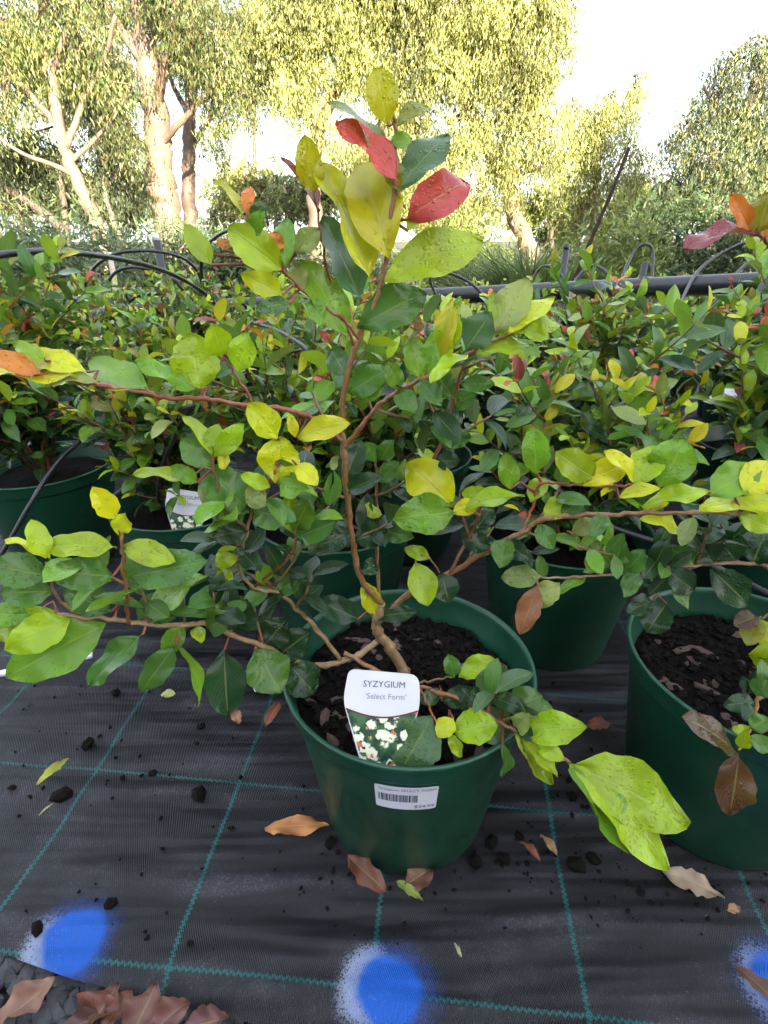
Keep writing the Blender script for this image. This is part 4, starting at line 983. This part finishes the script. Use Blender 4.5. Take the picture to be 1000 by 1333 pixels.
# ------------------------------------------------------------------ low bushes behind the bed
def blades(n, rn, fx, fy, h, w, colr, bend=.5, base_r=1.0):
    """fine upright blades as one mesh (numpy)"""
    V = np.zeros((n, 5, 3)); C_ = np.zeros((n, 5, 3))
    r = np.sqrt(rn.random(n))*base_r; q = rn.random(n)*2*np.pi
    x0, y0 = r*np.cos(q)*fx, r*np.sin(q)*fy
    hh = h*(.55+.6*rn.random(n))*(1-.35*r**2); az = rn.random(n)*2*np.pi; bd = bend*(.2+rn.random(n))*hh
    ww = w*(.6+.8*rn.random(n)); wx, wy = -np.sin(az)*ww, np.cos(az)*ww
    for k, t in enumerate((0, .55)):
        cx = x0+np.cos(az)*bd*t*t; cy = y0+np.sin(az)*bd*t*t
        V[:, 2*k] = np.stack([cx-wx, cy-wy, hh*t], 1); V[:, 2*k+1] = np.stack([cx+wx, cy+wy, hh*t], 1)
    V[:, 4] = np.stack([x0+np.cos(az)*bd, y0+np.sin(az)*bd, hh*(1-.25*bend)], 1)
    cc = np.array(colr)[rn.integers(0, len(colr), n)]*(.7+.6*rn.random((n, 1)))
    C_[:] = cc[:, None, :]
    V = V.reshape(-1, 3); F_ = []
    for i in range(n): F_ += [(5*i, 5*i+1, 5*i+3, 5*i+2), (5*i+2, 5*i+3, 5*i+4)]
    return V, F_, C_.reshape(-1, 3)
nr = np.random.default_rng(5)
def leafcloud(n, cx, rx, nr, L, W, cols, hang=.0, shell=.35):
    """n little leaves spread through an ellipsoid"""
    d = nr.normal(size=(n, 3)); d /= np.linalg.norm(d, axis=1)[:, None]
    rad = (shell+(1-shell)*nr.random(n))**.6
    lump_ = 1+.28*np.sin(d[:, 0]*5+cx[0]*3)*np.sin(d[:, 2]*6+cx[1]*2)+.15*np.sin(d[:, 1]*9+cx[2])
    p = d*(rad*lump_)[:, None]*np.array(rx)+np.array(cx)
    return leafquads(p, nr, L, W, cols, hang)
def leafquads(p, nr, L, W, cols, hang=.6):
    n = len(p)
    a = nr.normal(size=(n, 3)); a /= np.linalg.norm(a, axis=1)[:, None]
    a = a*(1-hang)+np.array([0, 0, -1.0])*hang; a /= np.linalg.norm(a, axis=1)[:, None]
    b_ = np.cross(a, nr.normal(size=(n, 3))); b_ /= (np.linalg.norm(b_, axis=1)[:, None]+1e-9)
    ll = L*(.6+.8*nr.random((n, 1))); ww = W*(.6+.8*nr.random((n, 1)))
    V = np.stack([p, p+a*ll*.45+b_*ww*.5, p+a*ll, p+a*ll*.45-b_*ww*.5], 1).reshape(-1, 3)
    c = np.array(cols)[nr.integers(0, len(cols), n)]*(.65+.7*nr.random((n, 1)))
    return V, np.repeat(c, 4, axis=0)
def quads_mesh(name, V, C_, mat):
    n = len(V)//4; me = bpy.data.meshes.new(name)
    me.vertices.add(4*n); me.loops.add(4*n); me.polygons.add(n)
    me.vertices.foreach_set('co', np.asarray(V, dtype=np.float32).ravel())
    me.loops.foreach_set('vertex_index', np.arange(4*n, dtype=np.int32)); me.polygons.foreach_set('loop_start', np.arange(0, 4*n, 4, dtype=np.int32))
    a = me.color_attributes.new('Col', 'FLOAT_COLOR', 'POINT'); cc = np.ones((4*n, 4), dtype=np.float32); cc[:, :3] = C_; a.data.foreach_set('color', cc.ravel())
    me.update(calc_edges=True); me.validate(); me.materials.append(mat); return me
def bush(name, loc, r, n, L, W, cols, label, hang=-.3, cat='bush'):
    root = empty(name, (loc[0], loc[1], -.03)); tag(root, label, cat, 'bushes behind the bed')
    Vs, Cs = [], []
    for k in range(7):
        q = nr.random()*6.28; rr = nr.random()*.6
        c_ = (math.cos(q)*rr*r[0], math.sin(q)*rr*r[1], r[2]*(.35+.45*nr.random())); s_ = .45+.25*nr.random()
        V, C_ = leafcloud(n//7, c_, (r[0]*s_, r[1]*s_, r[2]*.5), nr, L, W, cols, hang); Vs.append(V); Cs.append(C_)
    V = np.vstack(Vs); C_ = np.vstack(Cs); keep = np.repeat(V.reshape(-1, 4, 3)[:, :, 2].min(1) > 0, 4); 
    obj('foliage', quads_mesh('foliage', V[keep], C_[keep], M_gum), None, root)
    for k in range(5):
        q = k*1.26; v, f = tube([(0, 0, -.02), (math.cos(q)*r[0]*.25, math.sin(q)*r[1]*.25, r[2]*.4), (math.cos(q)*r[0]*.5, math.sin(q)*r[1]*.5, r[2]*.8)], [.02, .014, .005], 6); obj('stem', mesh('stem', v, f), M_trunk2, root)
    return root
GREY = [(.10, .15, .06), (.13, .19, .075), (.075, .115, .045)]
DARKG = [(.04, .07, .022), (.06, .095, .03), (.05, .085, .03)]
LIME = [(.14, .18, .035), (.19, .23, .05), (.10, .14, .03)]
for (px, py, Y, rx, rz, cols, lab) in [(130, 350, 4.4, .85, .78, GREY, 'feathery grey-green bush behind the drip hoops'), (240, 362, 4.8, .8, .70, GREY, 'feathery grey-green bush before the widest trunk'), (20, 360, 4.6, .7, .60, GREY, 'low grey-green bush at the foot of the leaning trunks'),
        (340, 375, 5.0, .7, .6, DARKG, 'dark green bush behind the orange-tipped shoot'), (470, 370, 5.2, .9, .62, GREY, 'soft green bush behind the leader stem'), (585, 345, 5.6, .7, .75, LIME, 'pale sunny bush beside the grassy clump'),
        (900, 330, 4.6, .8, .80, DARKG, 'dark shaded bush behind the thick pipe'), (1010, 320, 4.4, .8, .9, DARKG, 'dark bush below the tree with hanging yellow foliage'), (800, 350, 4.2, .45, .66, LIME, 'loose light green shrub beside the leaning stake')]:
    c_ = at(px, py, Y); bush('leafy_bush', (c_.x, c_.y), (rx, rx*.7, rz), 5200, .075, .014, cols, lab)
for (px, Y, h, n, lab) in [(690, 3.9, .92, 1500, 'arching clump of long green grass blades behind the pipe'), (755, 4.1, .85, 1200, 'second arching grass clump at the foot of the leaning stake'), (640, 4.6, .8, 900, 'smaller grass clump beside the pale bush')]:
    c_ = at(px, 350, Y); V, F_, C_ = blades(n, nr, .22, .18, h, .006, [(.12, .18, .05), (.17, .22, .07), (.09, .14, .04)], .9)
    me = mesh('blades', V, F_, True, None, C_); me.materials.append(M_gum)
    root = empty('grass_clump', (c_.x, c_.y, -.04)); tag(root, lab, 'grass', 'bushes behind the bed'); obj('blades', me, None, root)
    v, f = lump(.09, rng, 1, 1, .5); obj('crown', mesh('crown', v, f), M_trunk2, root)

# ------------------------------------------------------------------ gum trees
def tree(name, label, trunk, limbs, blobs, cols, mat, dens=1.0, leafL=.10, leafW=.023, hang=.62, grp='gum trees beyond the nursery bed'):
    """trunk, limbs: lists of (px, py, Y) points with radii in metres; blobs: crown masses (px, py, Y, rx, rz)"""
    b0 = at(*trunk[0][0][0]); gz = land(b0.x, b0.y)-.1
    root = empty(name, (b0.x, b0.y, gz)); tag(root, label, 'tree', grp)
    def put(nm, pts, r0, r1, base=False, par=None):
        W = [at(*p) for p in pts]
        if base: W = [Vector((W[0].x, W[0].y, gz-.1))]+W
        W = [Vector(q) for q in smooth_line([tuple(w) for w in W], 7)]; k = len(W)
        rn_ = random.Random(int(pts[0][0]+pts[-1][1]*3))
        W = [w+Vector((rn_.uniform(-1, 1), rn_.uniform(-1, 1), 0))*(r0*.16 if i else 0) for i, w in enumerate(W)]
        rad = [r0+(r1-r0)*i/(k-1) for i in range(k)]
        if base: rad[0] *= 1.35; rad[1] *= 1.15
        v, f = tube([w-root.location for w in W], rad, 10)
        return obj(nm, mesh(nm, v, f), mat, root)
    for pts, r0, r1 in trunk: put('trunk', pts, r0, r1, True)
    for pts, r0, r1 in limbs: put('limb', pts, r0, r1)
    Vs, Cs = [], []; tw = MB()
    for (px, py, Y, rx, rz) in blobs:
        c_ = np.array(at(px, py, Y)-root.location)+np.array([0, 0, .35])
        ncl = max(5, int(15*dens*rx*rz*4)); sp_ = 12; m_ = 16; ns = ncl*sp_
        d = nr.normal(size=(ncl, 3)); d /= np.linalg.norm(d, axis=1)[:, None]
        cl = c_+d*(nr.random((ncl, 1))**.45)*np.array([rx, rx*.8, rz])
        p = np.repeat(cl, sp_, axis=0)+nr.normal(size=(ns, 3))*np.array([.15, .15, .10])*(leafL/.1)
        t = nr.random((ns, m_, 1))
        sw = nr.normal(size=(ns, 1, 3))*np.array([.13, .13, 0])
        q = p[:, None, :]+np.array([0, 0, -1])*t*(.15+.55*nr.random((ns, 1, 1)))+sw*t+nr.normal(size=(ns, m_, 3))*.05
        V, C_ = leafquads(q.reshape(-1, 3), nr, leafL, leafW, cols, hang)
        tone = (.6+.7*nr.random())*np.repeat(np.repeat(np.repeat(.55+.9*nr.random((ncl, 1)), sp_, axis=0)*(.85+.3*nr.random((ns, 1))), m_, axis=0), 4, axis=0)  # random tone per mass and clump stands in for shaded patches in crowns
        Vs.append(V); Cs.append(C_*tone)
        # fine twigs through the mass
        for k in range(int(5+3*rx)):
            e = Vector(p[k % ns]); s0 = Vector(c_)+Vector((rng.uniform(-.3, .3)*rx, rng.uniform(-.3, .3)*rx, rng.uniform(-.2, .6)*rz))
            mid = s0.lerp(e, .5)+Vector((0, 0, .12)); v, f = tube([s0, mid, e], [.022, .014, .006], 5); tw.add(v, f)
    obj('crown', quads_mesh('crown', np.vstack(Vs), np.vstack(Cs), M_gum), None, root)
    o = obj('twigs', tw.me('twigs'), mat, root); o['kind'] = 'stuff'
    return root
OLIVE = [(.10, .135, .042), (.14, .17, .052), (.075, .10, .034), (.19, .175, .06)]
YEL = [(.32, .34, .11), (.25, .28, .085), (.40, .39, .14), (.17, .20, .06)]
BLUEG = [(.07, .10, .05), (.09, .125, .06), (.055, .08, .04), (.11, .12, .05)]
tree('gum_tree', 'gum tree with the widest straight grey-brown trunk', [([(232, 330, 13), (222, 300, 13), (212, 240, 13), (205, 190, 13), (200, 130, 13), (192, 60, 13), (185, 0, 13), (178, -60, 13)], .36, .17)],
     [([(200, 150, 13), (212, 100, 12.6), (225, 50, 12.3), (230, -10, 12)], .11, .05), ([(196, 90, 13), (165, 50, 13), (140, 10, 13.2), (120, -40, 13.4)], .12, .05), ([(208, 215, 13), (180, 185, 12.8), (160, 150, 12.5), (150, 120, 12.4)], .08, .03), ([(206, 190, 13), (230, 165, 12.7), (262, 130, 12.4), (290, 90, 12.2)], .08, .03)],
     [(258, 50, 12.3, .9, .7), (270, 105, 12.4, .7, .6), (225, 0, 12.2, .9, .5), (140, 70, 13, .6, .6), (282, 165, 12.8, .5, .4), (200, -40, 13, 1.6, .6), (160, 130, 12.4, .35, .4), (110, 10, 13, .8, .6), (178, 215, 12.4, .25, .35)], OLIVE, M_trunk, .55)
tree('gum_tree', 'gum tree with slim straight trunk beside the widest one', [([(250, 330, 15), (248, 290, 15), (246, 240, 15), (246, 190, 15), (250, 120, 15), (258, 40, 15), (265, -40, 15)], .20, .10)],
     [([(246, 200, 15), (270, 160, 15), (300, 120, 15)], .07, .03), ([(248, 150, 15), (225, 110, 15), (210, 60, 15)], .07, .03)],
     [(305, 100, 15, .8, .7), (290, 200, 15.2, .6, .35), (320, 30, 15, 1.1, .9), (245, 110, 15.2, .5, .5), (335, 160, 15, .5, .4)], OLIVE, M_trunk2, .55)
tree('gum_tree', 'pale gum tree whose trunk leans out beside thinner leaning stems', [([(135, 330, 11), (128, 300, 11), (108, 250, 11), (85, 195, 11), (72, 130, 11), (62, 60, 11), (50, -30, 11)], .15, .07)],
     [([(85, 195, 11), (110, 130, 11), (135, 80, 10.8), (150, 20, 10.6)], .06, .025), ([(78, 165, 11), (45, 130, 11), (20, 100, 11), (-20, 80, 11)], .06, .025), ([(100, 230, 11), (70, 215, 10.8), (30, 200, 10.6), (-10, 175, 10.5)], .05, .02), ([(68, 100, 11), (80, 60, 10.8), (95, 10, 10.7), (100, -40, 10.7)], .05, .02), ([(92, 210, 11), (120, 185, 11), (150, 150, 11), (170, 110, 11)], .045, .015)],
     [(40, 90, 11, .8, .7), (0, 40, 11, .8, .7), (90, 40, 10.9, .8, .6), (20, 160, 10.8, .5, .5), (125, 110, 10.8, .5, .5), (60, -10, 11, 1.0, .6), (-20, 120, 11, .5, .7), (150, 180, 11, .35, .4)], OLIVE, M_trunk, .42)
tree('gum_tree', 'thin gum sapling between the leaning trunk and the widest trunk', [([(165, 330, 12), (152, 300, 12), (140, 262, 12), (133, 215, 12), (130, 160, 12), (128, 90, 12)], .075, .03)],
     [([(138, 250, 12), (155, 215, 12), (165, 180, 12)], .03, .012)], [(150, 215, 12, .5, .5), (130, 130, 12, .6, .6), (170, 270, 12.3, .45, .35)], BLUEG, M_trunk)
tree('gum_tree', 'dark gum tree bending away over the low grey-green bush', [([(90, 330, 12.5), (82, 300, 12.5), (55, 275, 12.5), (25, 255, 12.5), (-10, 235, 12.5), (-60, 200, 12.5)], .11, .06), ([(88, 330, 12.6), (86, 290, 12.6), (80, 240, 12.6), (82, 190, 12.6)], .10, .05)],
     [], [(20, 250, 12.6, .8, .5), (70, 220, 12.8, .8, .6), (0, 195, 12.6, .7, .6), (95, 290, 13, .6, .35), (30, 300, 13, .8, .3)], [(.045, .06, .022), (.06, .08, .028), (.04, .05, .02)], M_trunk2, .6)
tree('gum_tree', 'tall spreading gum tree with curtains of hanging yellow-green foliage', [([(412, 330, 15), (410, 280, 15), (408, 230, 15), (415, 170, 15), (440, 110, 14.8), (470, 60, 14.6), (505, 0, 14.5), (520, -50, 14.5)], .20, .09), ([(690, 330, 14.2), (670, 280, 14.2), (655, 225, 14.2), (625, 175, 14.2), (600, 120, 14.2), (585, 60, 14.2), (580, -20, 14.2)], .22, .10)],
     [([(412, 190, 15), (400, 130, 14.8), (395, 70, 14.6)], .07, .03), ([(470, 60, 14.6), (440, 30, 14.4), (420, -10, 14.3)], .07, .03), ([(455, 85, 14.7), (500, 85, 14.5), (545, 60, 14.3)], .07, .03), ([(625, 175, 14.2), (670, 130, 14), (700, 80, 14)], .08, .03), ([(600, 120, 14.2), (560, 90, 14), (535, 40, 14)], .08, .03), ([(655, 225, 14.2), (700, 220, 14), (735, 200, 14)], .06, .02)],
     [(380, 50, 14.5, 1.1, .9), (430, 20, 14.3, 1.1, .9), (500, 40, 14.2, 1.1, .8), (400, 130, 14.6, .8, .7), (560, 20, 14, 1.2, .9), (610, 60, 13.8, 1.1, .9), (660, 30, 13.8, 1.1, .9), (700, 70, 13.8, .75, .9), (560, 110, 14, .8, .7), (640, 130, 13.8, 1.0, .7), (690, 150, 13.8, .7, .7), (590, 200, 14, .8, .6), (640, 225, 14, .9, .5), (540, 180, 14.2, .6, .6), (700, 215, 13.8, .7, .5), (620, 275, 14, .9, .35), (690, -10, 13.8, .8, .8), (480, -10, 14.3, 1.6, .6), (600, -20, 14, 1.6, .6), (440, 200, 15, .5, .5), (470, 120, 14.6, .7, .55), (520, 130, 14.4, .6, .5), (495, 190, 14.8, .5, .4)], YEL, M_trunk, 1.05)
tree('gum_tree', 'small sunlit gum tree with pale crown under the open sky', [([(775, 340, 16), (772, 290, 16), (776, 240, 16), (782, 200, 16)], .12, .05)],
     [([(774, 260, 16), (800, 220, 16), (822, 180, 16)], .05, .02), ([(775, 240, 16), (752, 200, 16), (745, 160, 16)], .05, .02)],
     [(770, 190, 16, .75, .6), (790, 165, 16, .7, .5), (750, 240, 16, .8, .6), (810, 230, 16, .7, .5), (760, 290, 16, 1.0, .4), (822, 140, 16, .35, .5), (745, 165, 16, .4, .5), (840, 290, 16, .9, .45)], YEL, M_trunk, .9)
tree('gum_tree', 'broad gum tree with layered bluish and yellow foliage under the open sky', [([(965, 340, 13), (960, 290, 13), (955, 230, 13), (965, 170, 13), (985, 110, 13), (1010, 50, 13)], .17, .08)],
     [([(957, 240, 13), (925, 195, 13), (900, 160, 13)], .06, .02), ([(962, 180, 13), (930, 135, 13), (915, 110, 13)], .06, .02), ([(956, 225, 13), (1000, 180, 13), (1040, 150, 13)], .06, .02), ([(970, 150, 13), (985, 100, 13), (980, 70, 13)], .05, .02)],
     [(985, 95, 13, .5, .4), (950, 120, 13, .5, .4), (990, 150, 13, .7, .5), (920, 165, 13, .5, .35), (950, 190, 13, .7, .5), (890, 210, 13, .5, .35), (920, 240, 12.8, .8, .45), (980, 230, 12.8, .8, .6), (1030, 190, 13, .8, .8), (870, 270, 13, .6, .35), (940, 290, 12.6, .9, .4), (1020, 280, 12.6, .8, .5)], BLUEG+YEL[:1], M_trunk2, .9)
# farther trees that close the gaps near the ground
rn = random.Random(9)
for i, (px, py, Y, rx, rz, cols, lab) in enumerate([(30, 250, 24, 2.2, 1.5, OLIVE, 'distant dark gum seen through the leaning trunks'), (150, 265, 22, 1.8, 1.2, OLIVE, 'distant gum between the leaning and the widest trunk'), (300, 262, 24, 2.0, 1.2, YEL, 'distant sunlit gum beside the slim straight trunk'), (385, 272, 23, 1.5, 1.1, OLIVE, 'distant gum below the gap in the curtain foliage'),
        (500, 250, 24, 2.2, 1.6, YEL, 'distant gum behind the leader of the main shrub'), (600, 280, 26, 2.2, 1.2, YEL, 'distant sunlit gum behind the grassy clump'), (720, 285, 25, 2.2, 1.2, LIME, 'distant lime gum below the open sky'), (850, 270, 24, 2.0, 1.3, LIME, 'distant lime gum beside the layered gum'), (980, 270, 25, 2.4, 1.8, OLIVE, 'distant gum behind the layered gum'), (80, 120, 26, 3.0, 2.6, OLIVE, 'tall distant gum behind the leaning pale gum'), (330, 80, 27, 2.8, 2.4, OLIVE, 'tall distant gum behind the slim straight trunk'), (210, 30, 28, 2.8, 2.4, OLIVE, 'tall distant gum behind the widest trunk'),
        (-170, 240, 22, 2.4, 1.8, OLIVE, 'distant gum past the end of the bed, before the bare horizon'), (-380, 200, 24, 2.8, 2.2, OLIVE, 'outermost distant gum past the end of the bed'), (1180, 220, 22, 2.6, 2.0, YEL, 'distant yellow gum past the layered gum'), (1400, 200, 24, 2.8, 2.2, OLIVE, 'outermost distant gum past the layered gum')]):
    g0 = rn.uniform(-20, 20)
    bl = [(px+rn.uniform(-1, 1)*rx*18, py+rn.uniform(-1, 1)*rz*16, Y+rn.uniform(-1, 1), rx*rn.uniform(.4, .6), rz*rn.uniform(.4, .6)) for k in range(6)]
    tree('distant_gum_tree', lab, [([(px+g0*.3, 335, Y), (px+g0*.5, 290, Y), (px, py, Y)], .16, .06)], [([(px, py+15, Y), (px-30, py-15, Y)], .06, .02), ([(px, py+5, Y), (px+28, py-20, Y)], .06, .02)], bl, cols, M_trunk2, .12 if py < 130 else .28, .22, .06, .5, 'distant gums closing the view')

# ------------------------------------------------------------------ the shed shape added unseen behind the camera to shade the pots
blocker = empty('shade_blocker', (-4.0, -9.0, -.04)); tag(blocker, 'unseen added shed that throws the pots into shade', 'blocker')
M_sheet = simple('blocker_sheet', (.42, .43, .42), .5, .12, 3); M_roof = simple('blocker_roof_sheet', (.36, .38, .38), .4, .15, 3)
mb = MB()
for (x0, x1, y0, y1) in ((-11, 11, 2.95, 3.05), (-11, 11, -3.05, -2.95), (-11, -10.9, -2.95, 2.95), (10.9, 11, -2.95, 2.95)):
    mb.box(((x0+x1)/2, (y0+y1)/2, 2.05), (x1-x0, y1-y0, 4.1))
obj('wall', mb.me('wall', False), M_sheet, blocker)
mb = MB()
for s_ in (-1, 1):
    mb.box((0, s_*1.68, 4.48), (22.8, 3.5, .07), Matrix.Rotation(-s_*R(13), 3, 'X'))
obj('blocker_roof', mb.me('blocker_roof', False), M_roof, blocker)
mb = MB(); mb.box((2, 3.09, 1.5), (3.0, .06, 3.0)); obj('blocker_door', mb.me('blocker_door', False), simple('blocker_door_paint', (.10, .16, .13), .5), blocker)
